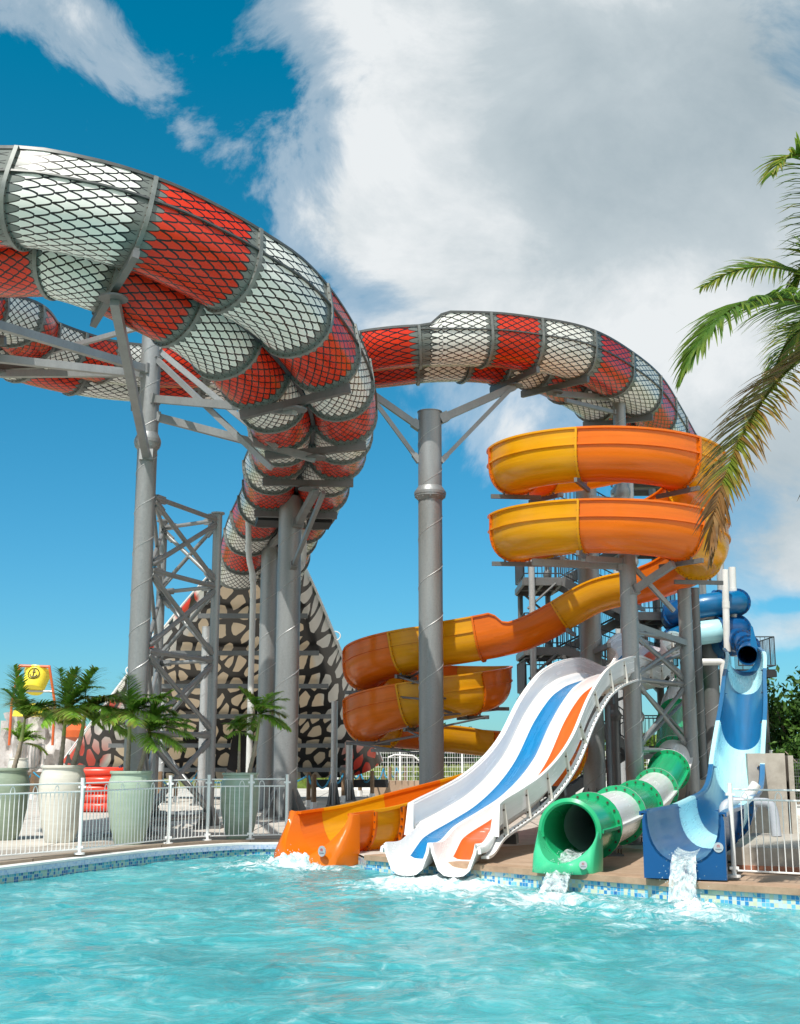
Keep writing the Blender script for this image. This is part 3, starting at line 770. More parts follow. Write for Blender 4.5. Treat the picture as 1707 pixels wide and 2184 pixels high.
# shift so that the joint seen at (1230, 1065) is met
for i, (a, b) in enumerate(zip(cuts_o[:-1], cuts_o[1:])):
    mt = m_or if i % 2 == 1 else m_ye
    if b == orange.L: mt = m_or
    if b > orange.L - 4.8 and b < orange.L: mt = m_ye if abs(b - (orange.L-.55)) < .01 or abs(b - (orange.L-3.55)) < .01 else m_or
    mb = MB(); sweep(mb, orange, a, b, o_prof, .16, 0, None, True)
    l, r = o_bands((a+b)/2)
    for x, h, on in ((-OR_-.03, .05+l, l), (OR_+.03, .05+r, r)):
        hh = lambda s, left=(x < 0): .05 + o_bands(s)[0 if left else 1]
        sweep(mb, orange, a, b, lambda s, x=x, hh=hh: [(x-.045, hh(s)-.02, 0), (x+.045, hh(s)-.02, 0), (x+.045, hh(s)+.025, 0), (x-.045, hh(s)+.025, 0)], .16, 0, [0]*4, True)
        if on > .3: sweep(mb, orange, a, b, lambda s, x=x: [(x-.04, .02, 0), (x+.045, .02, 0), (x+.045, .055, 0), (x-.04, .055, 0)], .16, 0, [0]*4, True)
    mb.build('flume_section', mt, og)
for i, d in enumerate(cuts_o[1:-1]):
    pr = [(x, y) for x, y, _ in o_prof(d)]; h = len(pr)//2; mb = MB()
    flange(mb, orange, d, pr[h:][::-1], .06, .05, 0, 0, 24, 1, .011); mb.build('flange', [m_or if i % 2 else m_ye, m_bolt_or], og)
def mouth_plate(path, d, w, top, bot, inner, depth, mats, parent, name='mouth_plate'):
    """front plate of a slide end: outer outline with the flume's U cut out, pushed back by depth"""
    c, T, S, U = path.frame(d); T = Vector((T.x, T.y, 0)).normalized(); S = T.cross(Vector((0,0,1))); Z = Vector((0,0,1))
    rnd = .14
    out = [(-w, top-rnd), (-w, bot), (w, bot), (w, top-rnd)] + [(w-rnd*(1-math.cos(a)), top-rnd+rnd*math.sin(a)) for a in (.5, 1.0, 1.4)] 
    inn = inner[::-1]
    out += [(inn[0][0], top)] + [(x, y) for x, y in inn] + [(inn[-1][0], top)] + [(-w+rnd*(1-math.cos(a)), top-rnd+rnd*math.sin(a)) for a in (1.4, 1.0, .5)]
    mb = MB(); mb.prism([c + S*x + Z*y for x, y in out], -T*depth); o = mb.build(name, mats, parent, True, 30)
    return c, T, S, Z
def maker_badge(c, T, S, Z, x, y, parent, r=.072):
    """round maker's plate: silver disc, red ring and bar marks of lettering too small to read"""
    p = c + S*x + Z*y + T*.006; mb = MB()
    mb.tube(p - T*.01, p + T*.008, r, n=20)
    mb.build('maker_badge', plain('badge_silver', (.55, .56, .58), .35, .5, .06), parent)
    q = MB(); pts = [p + T*.010 + S*(r*.26*math.cos(a)) + Z*(r*.22 + r*.30*math.sin(a)) for a in [math.pi*(-.25 + 1.5*i/12) for i in range(13)]]
    q.polytube(pts, r*.055, 5, True, 0); q.polytube([p + T*.010 + Z*r*.02, p + T*.010 + Z*r*.36], r*.05, 5, True, 0)
    for k in range(7): q.box(p + T*.010 + S*(r*(-.55+.183*k)) - Z*r*.34, (r*.12, r*.12, r*.17), None, 1)
    q.build('badge_mark', [plain('badge_red', (.45, .04, .04), .4), plain('badge_grey', (.16, .17, .2), .4)], parent, False)
def apron(name, c, Tn, Sn, r, ext, wout, ybot, mat, parent, m=18, ytop=-.02, lean=1.2, start=.10, dep=1.0):
    """end of a trough pushed out over the water: the U-shaped rim slants forward and a rounded face runs out to a squared outline"""
    Z = Vector((0, 0, 1)); mb = MB(); rows = []; FO = []
    for i in range(m+1):
        a = math.pi + math.pi*i/m; hg = abs(math.sin(a)); x, y = r*math.cos(a), r*dep*math.sin(a); k = start + (ext-start)*hg**lean; fl = 1 + .05*(1-hg)
        rows.append(len(mb.v)); mb.v += [c + Sn*x + Z*(y + (ytop+.02)*(1-hg)) - Tn*.03, c + Sn*x*fl + Z*(y + (ytop+.02)*(1-hg)) + Tn*k]
        sx_ = -1 if x < 0 else 1; q = abs(x)/r
        if q > .72: ox, oy = sx_*wout, max(ybot, y - r*.34*(1 - (q-.72)/.28*.9))
        else: ox, oy = sx_*wout*(q/.72), ybot
        if i in (0, m): oy = ytop
        FO.append(((x*fl, y + (ytop+.02)*(1-hg), k), (ox, oy, k)))
    for i in range(m): mb.face((rows[i], rows[i+1], rows[i+1]+1, rows[i]+1), 0, ((0,0),)*4)
    bs = []
    for (x, y, k), (ox, oy, ok) in FO:
        bs.append(len(mb.v)); mb.v += [c + Sn*x + Z*y + Tn*k, c + Sn*(x+(ox-x)*.3) + Z*(y+(oy-y)*.25 + .02) + Tn*(k+.045), c + Sn*(x+(ox-x)*.8) + Z*(y+(oy-y)*.8 + .01) + Tn*(k+.05), c + Sn*ox + Z*oy + Tn*(ok+.02), c + Sn*ox + Z*oy - Tn*.08]
    for i in range(m):
        for k in range(4): mb.face((bs[i]+k, bs[i+1]+k, bs[i+1]+k+1, bs[i]+k+1), 0, ((0,0),)*4)
    mb.face([bs[0]+k for k in range(5)], 0, ((0,0),)*5); mb.face([bs[m]+4-k for k in range(5)], 0, ((0,0),)*5)
    return mb.build(name, mat, parent, True, 55)
c, T, S, U = orange.frame(orange.L); Tn = Vector((T.x, T.y, 0)).normalized(); Sn = Tn.cross(Vector((0,0,1))); Z = Vector((0,0,1))
apron('mouth_lip', c, Tn, Sn, .665, .66, .80, -.86, m_or, og, 22, .06, 1.35, .05, .98)
maker_badge(c + Tn*.60, Tn, Sn, Z, -.62, -.50, og, .085)
for k in (.62, .78):
    pr = [(x, y) for x, y, _ in o_prof(orange.L-k)]; h = len(pr)//2; mb = MB(); flange(mb, orange, orange.L-k-.6, pr[h:][::-1], .09, .04, 0, 0, 22, 1, .02); mb.build('flange', [m_or, m_bolt_or], og)
# ------------------------------------------------------------------ white twin lane slide
LW = [(18.42, .60), (19.1, .60), (19.97, .84), (21.1, 1.03), (22.1, 1.24), (23.15, 1.58), (24.1, 2.04), (25.1, 2.75), (26.1, 3.27), (26.8, 3.50), (27.5, 3.66), (28.8, 3.85), (29.7, 3.86), (31.1, 3.80), (32.1, 4.1), (33.0, 4.55), (34.2, 4.95), (36, 5.05), (38.8, 5.1)]
WS = .84
def wline(Y): return .97 + (Y - 20.2)*(.30 if Y < 20.2 else .454 if Y < 33 else .42) - (0 if Y < 33 else -.0)
wpts = [Vector((wline(Y), Y, z-.52 if Y > 19.6 else z-.46)) for Y, z in LW][::-1]
white = Path(wpts, True, 8)
wg = thing('multi_lane_slide', 'white twin lane body slide with one blue and one orange lane stripe', 'water slide', (wpts[-1].x, wpts[-1].y, 0))
def lane_curve(x): return .22*min(1, abs(x)/.345)**4.0
def w_prof(s):
    xs = [-.345, -.315, -.215, -.14, -.07, 0, .07, .14, .215, .315, .345]; pts = []
    dist = white.L - s; wall = .62 if dist > 1.6 else 0.0
    e = max(0.0, 1 - dist/1.4)
    def lane(cx): return [(cx + x, lane_curve(x)*(1 + 1.3*e) - .26*e) for x in xs]
    if wall: pts += [(-.86, wall), (-.81, wall), (-.80, .24)]
    else: pts += [(-.83, .08), (-.815, .17), (-.77, .20)]
    pts += lane(-.385) + lane(.385)
    if wall: pts += [(.80, .24), (.81, wall), (.86, wall)]
    else: pts += [(.77, .20), (.815, .17), (.83, .08)]
    fo = 1 + .10*e
    return shell([(x*WS*fo, y*WS) for x, y in pts], .045)
n1 = 3; lane_n = 11
def edge_mats():
    m = [0]*(2*(2*n1 + 2*lane_n)); 
    for L0, k in ((n1, 2), (n1+lane_n, 1)):
        for j in range(2, 8): m[L0+j] = k
    return m
cw = [0.0] + [white.L - d for d in (15.5, 13.0, 10.6, 8.2, 5.8, 3.6, 1.61)] + [white.L]
for a, b in zip(cw[:-1], cw[1:]):
    mb = MB()
    if b == white.L:
        e0 = white.L - .78
        sweep(mb, white, a+.002, e0, w_prof, .1, 0, edge_mats(), True); sweep(mb, white, e0, white.L, w_prof, .06, 0, [0]*len(edge_mats()), True)
    else: sweep(mb, white, a, b - (.002 if b > white.L-1.65 else 0), w_prof, .14, 0, edge_mats(), True)
    mb.build('slide_section', [m_wh, m_lblue, m_lor], wg, True, 50)
for sg in (-1, 1):
    mb = MB()
    sweep(mb, white, 0, white.L-1.61, lambda s, sg=sg: [(sg*.725-.03, .505, 0), (sg*.725+.03, .505, 0), (sg*.725+.03, .555, 0), (sg*.725-.03, .555, 0)], .16, 0, [0]*4, True)
    sweep(mb, white, 0, white.L-.4, lambda s, sg=sg: [(sg*.735-.06, -.02, 0), (sg*.735+.06, -.02, 0), (sg*.735+.06, .02, 0), (sg*.735-.06, .02, 0)], .16, 0, [0]*4, True)
    d = white.L - 1.7
    while d > 3:
        c, T, S, U = white.frame(d); mb.tube(c + S*sg*.765 + U*.015, c + S*sg*.765 + U*.04, .012, n=5, mi=1); d -= .2
    mb.build('side_rail', [m_wh, m_bolt], wg)
    d = white.L - 1.9
    while d > 3:
        c, T, S, U = white.frame(d); p = c + S*sg*.735; mb = MB()
        mb.prism([p + U*.02 - T*.015 + S*sg*.06, p + U*.50 - T*.015 + S*sg*.02, p + U*.50 - T*.015 - S*sg*.02, p + U*.02 - T*.015 - S*sg*.03], T*.03)
        for k in (.12, .40): mb.tube(p + U*k - T*.035, p + U*k + T*.035, .016, n=6, mi=1)
        mb.build('wall_bracket', [m_whd, m_bolt], wg)
        d -= 1.25
    # triangular end post of the wall
    c, T, S, U = white.frame(white.L-1.61); mb = MB()
    mb.prism([c + S*sg*.67 + U*.555, c + S*sg*.76 + U*.555, c + S*sg*.775 + T*.22 + U*.10, c + S*sg*.63 + T*.22 + U*.12], T*.05); mb.build('wall_end', m_wh, wg)
for k in (0, .22, 8.2, 8.45):
    c, T, S, U = white.frame(white.L-2.1-k)
    for x in (-.28, .92):
        mb = MB(); mb.tube(c + S*x - U*.14 - T*.012, c + S*x - U*.14 + T*.012, .15, n=16)
        for q in (-.06, .06): mb.tube(c + S*(x+q) - U*.2 - T*.035, c + S*(x+q) - U*.2 + T*.035, .02, n=6, mi=1)
        mb.build('joint_lug', [m_whd, m_bolt], wg)
for d in (2.6, 5.4, 9.6):
    c, T, S, U = white.frame(white.L-d); mb = MB(); h = c.z - .2
    mb.box(c - U*.20, (1.4, .14, .16), Matrix((S, T, U)).transposed())
    for x in (-.55, .55):
        if h > .3: mb.tube(c + S*x - U*.3, Vector(((c+S*x).x, (c+S*x).y, 0)), .06, n=10)
    mb.build('slide_support', m_dark, wg)
# ------------------------------------------------------------------ green and white tube slide
gpts = [Vector(q) for q in ((10.5, 43.2, 5.35), (10.45, 41.6, 5.15), (9.9, 40, 4.6), (9.27, 38.6, 4.2), (8.17, 36, 3.25), (7.4, 33.2, 2.35), (6.85, 31, 1.7), (6.3, 29.2, 1.25), (5.56, 27.2, .84), (4.42, 23.4, .66), (3.67, 21.2, .61), (2.80, 18.6, .575), (2.39, 17.62, .56))]
green = Path(gpts, True, 10); GR = .405
gg = thing('tube_slide', 'green and white enclosed tube slide pouring water from its round green mouth', 'water slide', (gpts[-1].x, gpts[-1].y, 0))
def circ(r, n=28): return [(r*math.cos(-math.pi + 2*math.pi*i/n), r*math.sin(-math.pi + 2*math.pi*i/n)) for i in range(n)]
def tube_shell(mb, path, a, b, r, mi=0, th=.025, n=28):
    nn = max(2, int((b-a)/.16)+1); prs = ((r, False), (r-th, True)); st = []
    for rr, inv in prs:
        bs = []
        for i in range(nn):
            d = a + (b-a)*i/(nn-1); c, T, S, U = path.frame(d); bs.append(len(mb.v))
            for x, y in circ(rr, n): mb.v.append(c + S*x + U*y)
        for i in range(nn-1):
            for j in range(n):
                k = (j+1) % n; q = (bs[i]+j, bs[i+1]+j, bs[i+1]+k, bs[i]+k); d0 = a+(b-a)*i/(nn-1); d1 = a+(b-a)*(i+1)/(nn-1)
                mb.face(q[::-1] if inv else q, mi, ((d0, j*.09), (d1, j*.09), (d1, j*.09+.09), (d0, j*.09+.09)) if not inv else None)
        st.append(bs)
    for e in (0, -1):
        for j in range(n):
            k = (j+1) % n; q = (st[0][e]+j, st[0][e]+k, st[1][e]+k, st[1][e]+j); mb.face(q if e == 0 else q[::-1], mi)
def gs(p): return green.s[min(range(len(green.p)), key=lambda i: (green.p[i]-Vector(p)).length)]
cg = [0, gs(gpts[1]), gs(gpts[2]), gs((9.5, 39.2, 4.4)), gs((8.5, 36.9, 3.5)), gs((7.7, 34.4, 2.7)), gs((6.75, 30.7, 1.62)), gs(gpts[7]), gs(gpts[8]), gs(gpts[9]), gs(gpts[10]), gs(gpts[11]), green.L]
colg = [m_gr, m_wh, m_gr, m_gr, m_wh, m_gr, m_wh, m_gr, m_wh, m_gr, m_wh, m_gr]
for i, (a, b) in enumerate(zip(cg[:-1], cg[1:])):
    mb = MB(); tube_shell(mb, green, a, b, GR); mb2 = mb
    for sg in (-1, 1):
        sweep(mb, green, a, b, lambda s, sg=sg: [(sg*(GR+.03)-.04, -.02, 0), (sg*(GR+.03)+.04, -.02, 0), (sg*(GR+.03)+.04, .02, 0), (sg*(GR+.03)-.04, .02, 0)], .2, 0, [0]*4, True)
    mb.build('tube_section', colg[i], gg)
    if i:
        mb = MB(); flange(mb, green, a, circ(GR-.01), .10, .03, 0, 0, 18, 1, .018, True); mb.build('flange', [colg[i] if i % 2 else colg[i-1], m_bolt], gg)
        mb = MB(); flange(mb, green, a-.035, circ(GR-.01), .10, .03, 0, 0, 0, 1, .018, True); mb.build('flange', [colg[i-1] if i % 2 else colg[i], m_bolt], gg)
# side seam bolts
mb = MB()
for i, (a, b) in enumerate(zip(cg[6:-1], cg[7:])):
    d = a + .12
    while d < b - .08:
        c, T, S, U = green.frame(d); mb.tube(c + S*(GR+.045) + U*.015, c + S*(GR+.045) + U*.045, .016, n=5); d += .13
mb.build('seam_bolts', m_bolt, gg)
# mouth: rim, then an apron with sloping cheeks over the pool edge
c, T, S, U = green.frame(green.L); Tn = Vector((T.x, T.y, 0)).normalized(); Sn = Tn.cross(Z); U = Z
mb = MB(); rim = []
n = 30
prof = [(GR-.03, -.02), (GR-.03, .05), (GR+.0, .075), (GR+.05, .05), (GR+.05, -.02)]
for i in range(n+1):
    a = R_(-12) + R_(204)*i/n
    for r, k in prof: mb.v.append(c + Sn*(r*math.cos(a)) + Z*(r*math.sin(a)) + Tn*k)
for i in range(n):
    for k in range(5):
        j = (k+1) % 5; mb.face((5*i+k, 5*i+j, 5*i+5+j, 5*i+5+k))
mb.build('mouth_rim', m_gr, gg)
apron('mouth_apron', c, Tn, Sn, GR*.97, .62, .435, -.53, m_grp, gg, 16)
maker_badge(c + Tn*.60, Tn, Sn, Z, -.335, -.40, gg, .055)
for d in (.95, 3.1, 5.8):
    c2, T, S, U = green.frame(green.L-d); mb = MB()
    mb.box((c2.x, c2.y, .02), (.34, .34, .03)); mb.tube((c2.x, c2.y, .03), c2 - Z*(GR+.0), .08, n=10); mb.box(c2 - Z*(GR+.05), (.30, .30, .05))
    for q in ((-.13,-.13),(.13,-.13),(.13,.13),(-.13,.13)): mb.tube((c2.x+q[0], c2.y+q[1], .03), (c2.x+q[0], c2.y+q[1], .12), .012, n=5, mi=1)
    mb.build('slide_foot', [m_steel_d, m_bolt], gg)
# ------------------------------------------------------------------ blue half-pipe slide fed by a blue spiral
bl = [Vector(q) for q in ((9.2, 32.9, 4.42), (8.8, 31.1, 4.08), (8.05, 28.7, 3.40), (7.35, 26.4, 2.70), (6.72, 24.5, 2.02), (6.35, 23.4, 1.58), (6.0, 22.3, 1.20), (5.62, 21.2, 1.0), (5.12, 20.0, .92), (4.47, 18.3, .86), (3.94, 17.0, .86), (3.62, 16.08, .86))]
blue = Path(bl, True, 10); BR = .40
bg_ = thing('half_pipe_slide', 'blue and pale blue banded open body slide with a tall blue square front', 'water slide', (bl[-1].x, bl[-1].y, 0))
def b_prof(s):
    e = max(0, 1 - (blue.L - s)/4.0); r = BR + .05*e
    return shell([(-r-.10, -.02), (-r-.10, .03), (-r-.02, .035)] + U_prof(r, -.02, -.02, 16, .85, .60)+ [(r+.02, .035), (r+.10, .03), (r+.10, -.02)], .03)
cb = [0, .9, blue.s[12]+.6, blue.s[22], blue.s[30], blue.s[40], blue.s[47], blue.s[74], blue.s[93], blue.L]
cbY = [33, 32.4, 31.7, 29.5, 27.4, 25.2, 23.0, 20.2, 18.4, 15]
cb = [0] + [blue.s[min(range(len(blue.p)), key=lambda i: abs(blue.p[i].y - y))] for y in cbY[1:-1]] + [blue.L]
for i, (a, b) in enumerate(zip(cb[:-1], cb[1:])):
    mt = [m_bl, m_bl, m_blp, m_bl, m_bl, m_blp, m_bl, m_blp, m_bld][i]
    mb = MB(); sweep(mb, blue, a, b, b_prof, .12, 0, None, True); mb.build('flume_section', mt, bg_, True, 45)
    if i:
        pr = [(x, y) for x, y, _ in b_prof(a)]; h = len(pr)//2; mb = MB(); flange(mb, blue, a, pr[h+3:-3][::-1], .07, .04, 0, 0, 16, 1, .013); mb.build('flange', [m_bld, m_bolt], bg_)
rr = BR + .05
inner = [(-rr, .03)] + [(x, y) for x, y in U_prof(rr, -.02, -.02, 16, .85, .60)] + [(rr, .03)]
c, T, S, Zq = mouth_plate(blue, blue.L, .515, .06, -.80, inner, .18, m_bld, bg_)
maker_badge(c, T, S, Z, -.43, -.40, bg_, .062)
for d in (1.2, 3.4):
    c2, T2, S2, U2 = blue.frame(blue.L-d); mb = MB(); mb.box((c2.x, c2.y, .015), (.5, .3, .03)); mb.tube((c2.x, c2.y, .02), c2 - Z*.6, .08, n=10); mb.build('slide_foot', m_dark, bg_)
# feeding tube and blue spiral behind
sp = helix((9.45, 37.6), 1.0, 6.40, .80, 60, -640, 44)
bs_path = Path(sp + [Vector((10.0, 36.3, 4.95)), Vector((10.05, 35.4, 4.75)), Vector((9.85, 34.5, 4.52)), Vector((9.55, 33.6, 4.30))], True, 6)
n = 22; k = bs_path.L/ n
for i in range(n):
    mb = MB(); tube_shell(mb, bs_path, k*i, k*(i+1), .36 if i < n-3 else .28, 0, .02, 20); mb.build('tube_section', m_bld if i > n-5 else [m_bld, m_bl, m_blp, m_bld, m_bl][(i*2) % 5], bg_)
    if i: mb = MB(); flange(mb, bs_path, k*i, circ(.355 if i < n-3 else .275, 20), .07, .05, 0, 0, 14, 1, .014, True); mb.build('flange', [m_bld, m_bolt], bg_)
mb = MB(); c, T, S, U = blue.frame(.15)
mb.prism([c + S*(-.42) + U*.0 - T*.1, c + S*(-.34) + U*.55 - T*.5, c + S*(-.30) + U*.6 - T*.6, c + S*(-.22) + U*.1], T*.05); mb.build('splash_fin', m_bl, bg_)
# ------------------------------------------------------------------ steel columns
def column(name, label, x, y, ztop, r, collars=(), arms=(), group='steel columns of the slides', base=True, mat=None, extra=None, r2=None, seam=True, zb=0):
    mat = mat or m_steel; t = thing(name, label, 'column', (x, y, zb), group)
    b = MB(); b.tube((x, y, zb), (x, y, ztop), r, r2, 28); b.tube((x, y, ztop), (x, y, ztop+.02), r*1.06, n=28); b.build('shaft', mat, t)
    if seam:
        b = MB(); n = int((ztop-zb-.1)/.045)
        b.polytube([Vector((x + (r+.001)*math.cos(k*.045*1.55/r), y + (r+.001)*math.sin(k*.045*1.55/r), zb + .1 + k*.045)) for k in range(n)], .010, 4); b.build('weld_seam', m_steel_l, t)
    if base:
        b = MB(); b.box((x, y, zb+.03), (r*4.4, r*4.4, .06))
        for k in range(8):
            a = k*math.pi/4; d = Vector((math.cos(a), math.sin(a), 0)); s_ = Vector((-d.y, d.x, 0))
            b.prism([Vector((x, y, zb+.06)) + d*r + s_*.015, Vector((x, y, zb+.06)) + d*r*2.0 + s_*.015, Vector((x, y, zb+.10)) + d*r*2.0 + s_*.015, Vector((x, y, zb+.75)) + d*r + s_*.015], -s_*.03)
        b.build('base_plate', m_steel_d, t)
    for z in collars:
        b = MB(); b.lathe((x, y, z-.16), [(r, 0), (r*1.3, .10), (r*1.3, .15), (r*1.34, .15), (r*1.34, .22), (r*1.3, .22), (r*1.3, .24), (r, .38)], 28)
        for k in range(12):
            a = k*math.pi/6; p = Vector((x + r*1.2*math.cos(a), y + r*1.2*math.sin(a), z)); b.tube(p - Vector((0,0,.1)), p + Vector((0,0,.11)), r*.07, n=6)
        b.build('collar', mat, t)
    for p, q, w in arms:
        p, q = Vector(p), Vector(q); b = MB(); b.beam(p, q, w*.8, w); d = (q-p).normalized()
        b.beam(p, p + d*.25, w*1.5, w*1.3); b.build('arm', mat, t)
    if extra: extra(t)
    return t
def X(u, v, Y): return P(u, v, Y).x
def at(x, y, z): return Vector((x, y, z))
# loop column (left) and the lattice that stiffens it
xL, yL = -5.47, 25.6
outk = [k for k in SAD if k.startswith('out')]
zz = lambda v, Y: P(853, v, Y).z
armsL = [(at(xL, yL, 7.9), SAD['near'] + Vector((.02, 0, 0)), .19), (at(xL, yL, zz(850, yL)), SAD['right'], .165), (at(xL, yL, zz(885, yL)), SAD['dive'], .165), (at(xL, yL, zz(735, yL)), SAD['dive'] + Vector((-.8, -.6, .1)), .12), (at(xL, yL, zz(755, yL)), SAD['right'] + Vector((-.5, .6, -1.0)), .11),
         (at(xL, yL, zz(795, yL)), SAD['left'], .165), (at(xL, yL, zz(690, yL)), SAD['left'] + Vector((.6, .3, .5)), .11), (at(xL, yL, zz(680, yL)), SAD['farl'], .11), (at(xL, yL, zz(800, yL)), SAD[outk[0]], .165), (at(xL, yL, zz(790, yL)), SAD[outk[1]], .165), (at(xL, yL, zz(780, yL)), SAD['farl'] + Vector((0, 0, -.1)), .12)]
column('support_column', 'tall galvanised column with radiating arms carrying the red and white loop on the left', xL, yL, zz(672, yL), .215, [zz(945, yL)], armsL)
def lattice(t, A, B, levels, r, tie=True):
    """horizontals and crossed diagonals between two uprights; A, B give (x, y); each bar is a part"""
    for i, z in enumerate(levels):
        bars = []
        if tie: bars.append((at(*A, z), at(*B, z)))
        if i+1 < len(levels):
            z2 = levels[i+1]; bars += [(at(*A, z - .08), at(*B, z2 + .12)), (at(*B, z - .08), at(*A, z2 + .12))]
        for p, q in bars:
            d = (q-p).normalized(); b = MB(); b.tube(p, q, r, n=10)
            for e, sg in ((p, 1), (q, -1)):
                c = e + d*sg*.26; b.beam(c - d*.16, c + d*.16, r*1.1, r*3.0); b.tube(c + Vector((0, -r*1.2, 0)), c + Vector((0, -r*.4, 0)), r*.55, n=6)
            b.build('brace', m_steel, t)
            
x1, y1 = X(330, 1600, 29.2), 29.2; x2, y2 = X(450, 1600, 28.2), 28.2
lt = thing('lattice_tower', 'two slim galvanised uprights joined by crossed braces beside the tall left column', 'lattice tower', (x2, y2, 0))
for (x, y, v) in ((x1, y1, 1113), (x2, y2, 1097)):
    b = MB(); b.tube((x, y, 0), (x, y, zz(v, y)), .105, n=20); b.tube((x, y, zz(v, y)), (x, y, zz(v, y)+.04), .16, n=20); b.build('upright', m_steel, lt)
    b = MB(); b.box((x, y, .03), (.6, .6, .06))
    for k in range(4):
        a = k*math.pi/2 + .6; d = Vector((math.cos(a), math.sin(a), 0)); s_ = Vector((-d.y, d.x, 0))
        b.prism([at(x, y, .06) + d*.1 + s_*.012, at(x, y, .06) + d*.32 + s_*.012, at(x, y, .5) + d*.1 + s_*.012], -s_*.024)
    b.build('base_plate', m_steel_d, lt)
lev = [zz(v, 27) for v in (1088, 1236, 1400, 1566, 1745)]
lattice(lt, (xL+.2, yL), (x2, y2), lev, .055); lattice(lt, (x1, y1), (x2, y2), [z + .0 for z in lev], .048); lattice(lt, (xL+.12, yL+.2), (x1, y1), lev, .048)
# the two thick columns under the dive
xm, ym = X(612, 1500, 32.4), 32.4
column('support_column', 'thick spiral welded column under the red and white drop, nearer of the pair', xm, ym, zz(1062, ym), .31, [], [(at(xm+.2, ym-.1, zz(1120, ym)), SAD['dive2'] + Vector((.2, 0, 0)), .2), (at(xm+.1, ym-.2, zz(1215, ym)), SAD['dive2'] + Vector((.4, -.2, -.1)), .12)])
xm2, ym2 = X(570, 1450, 37), 37
column('support_column', 'thick galvanised column behind the white drainpipe, farther of the pair under the drop', xm2, ym2, zz(1152, ym2), .265, [], [(at(xm2, ym2, zz(1165, ym2)), SAD['mouth'], .18)])
# centre column
xc, yc = X(919, 1300, 31.4), 31.4
column('support_column', 'lone grey column with four arms standing in front of the lower orange spiral', xc, yc, zz(880, yc), .315, [zz(1055, yc)],
       [(at(xc-.25, yc, zz(912, yc)), SAD['west'], .17), (at(xc-.28, yc, zz(985, yc)), SAD['west'] + Vector((.05, -.1, -.1)), .11), (at(xc+.25, yc, zz(895, yc)), SAD['east'], .20), (at(xc+.28, yc, zz(985, yc)), SAD['east'] + Vector((-.1, -.1, -.1)), .11)])
# columns of the right-hand group
xt, yt = X(1322, 900, 35.5), 35.5
column('support_column', 'slim column rising behind the orange coils to the red and white tail', xt, yt, zz(842, yt), .19, [zz(1050, yt)], [(at(xt-.1, yt, zz(850, yt)), SAD['tail'], .16), (at(xt-.1, yt, zz(880, yt)), SAD['tail'] + Vector((.3, 0, -.2)), .11), (at(xt+.1, yt, zz(858, yt)), SAD['tail2'], .15)])
xb, yb = X(1258, 1300, 33.6), 33.6
column('support_column', 'wide column behind the orange chute, beside the stairs', xb, yb, zz(1040, yb), .295, [], [(at(xb, yb, zz(1395, yb)), at(xb+.3, yb-1.2, zz(1375, 32.3)), .13), (at(xb, yb, zz(1060, yb)), at(xb+1.6, yb-2.6, zz(1075, 31)), .12)])
xa, ya = X(1346, 1400, 28.4), 28.4
def o_arm(s, dz=.82):
    c, T, S, U = orange.frame(s); return c - U*dz
def o_s(u, v, Y):
    p = P(u, v, Y); return orange.s[min(range(len(orange.p)), key=lambda i: (orange.p[i]-p).length)]
tA = zz(1186, ya)
pe = [o_arm(o_s(1100, 1150, 28.0)), o_arm(o_s(1230, 1130, 26.8)), o_arm(o_s(1420, 1150, 27.6)), o_arm(o_s(1200, 1150, 30.8))]
column('support_column', 'grey column under the middle of the upper orange coils with arms reaching out', xa, ya, tA, .195, [],
       [(at(xa, ya, tA-.25), pe[0], .16), (at(xa, ya, tA-.12), pe[1], .13), (at(xa, ya, tA-.9), pe[2], .16), (at(xa, ya, tA-.2), pe[3], .13), (at(xa, ya, tA-.1), pe[2] + Vector((.3, 1.5, -.9)), .1), (at(xa, ya, tA-1.6), at(7.2, 30.4, tA-1.9), .14)])
xr, yr = X(1466, 1400, 30.4), 30.4
def lat_r(t): lattice(t, (xa+.12, ya), (xr-.1, yr), [zz(v, 29.5) for v in (1358, 1455, 1600)], .05)
column('support_column', 'grey column right of the crossed braces, in front of the blue coils', xr, yr, zz(1232, yr), .17, [], [], extra=lat_r)
xr2, yr2 = X(1487, 1400, 32.0), 32.0
def lat_r2(t): lattice(t, (xa+.12, ya+.15), (xr2-.1, yr2), [zz(v, 31) for v in (1368, 1462, 1605)], .045)
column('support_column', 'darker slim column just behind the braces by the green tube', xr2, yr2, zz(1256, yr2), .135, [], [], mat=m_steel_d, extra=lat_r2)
xq, yq = X(1518, 1500, 37.5), 37.5
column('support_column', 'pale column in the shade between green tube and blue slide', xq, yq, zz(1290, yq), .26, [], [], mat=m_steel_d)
xs, ys = X(1622, 1590, 29.5), 29.5
column('support_column', 'short slanted looking post behind the blue slide above the concrete wall', xs+.0, ys, zz(1530, ys), .12, [], [(at(xs, ys, zz(1535, ys)), at(8.2, 29.3, zz(1545, 29)), .12)], base=False)
# small posts under the hood
for (u, v, Y, r, lab) in ((433, 1338, 41.0, .15, 'pale post under the cobra hood seen through the lattice tower'), (713, 1497, 40.0, .105, 'pale post under the right side of the cobra hood'), (345, 1478, 43.0, .11, 'thin pale post under the left side of the cobra hood'), (745, 1590, 44.5, .12, 'shortest post under the right corner of the cobra hood')):
    x = X(u, 1600, Y); column('hood_post', lab, x, Y, zz(v, Y), r, [], [], 'posts under the cobra hood', True, m_steel_l)
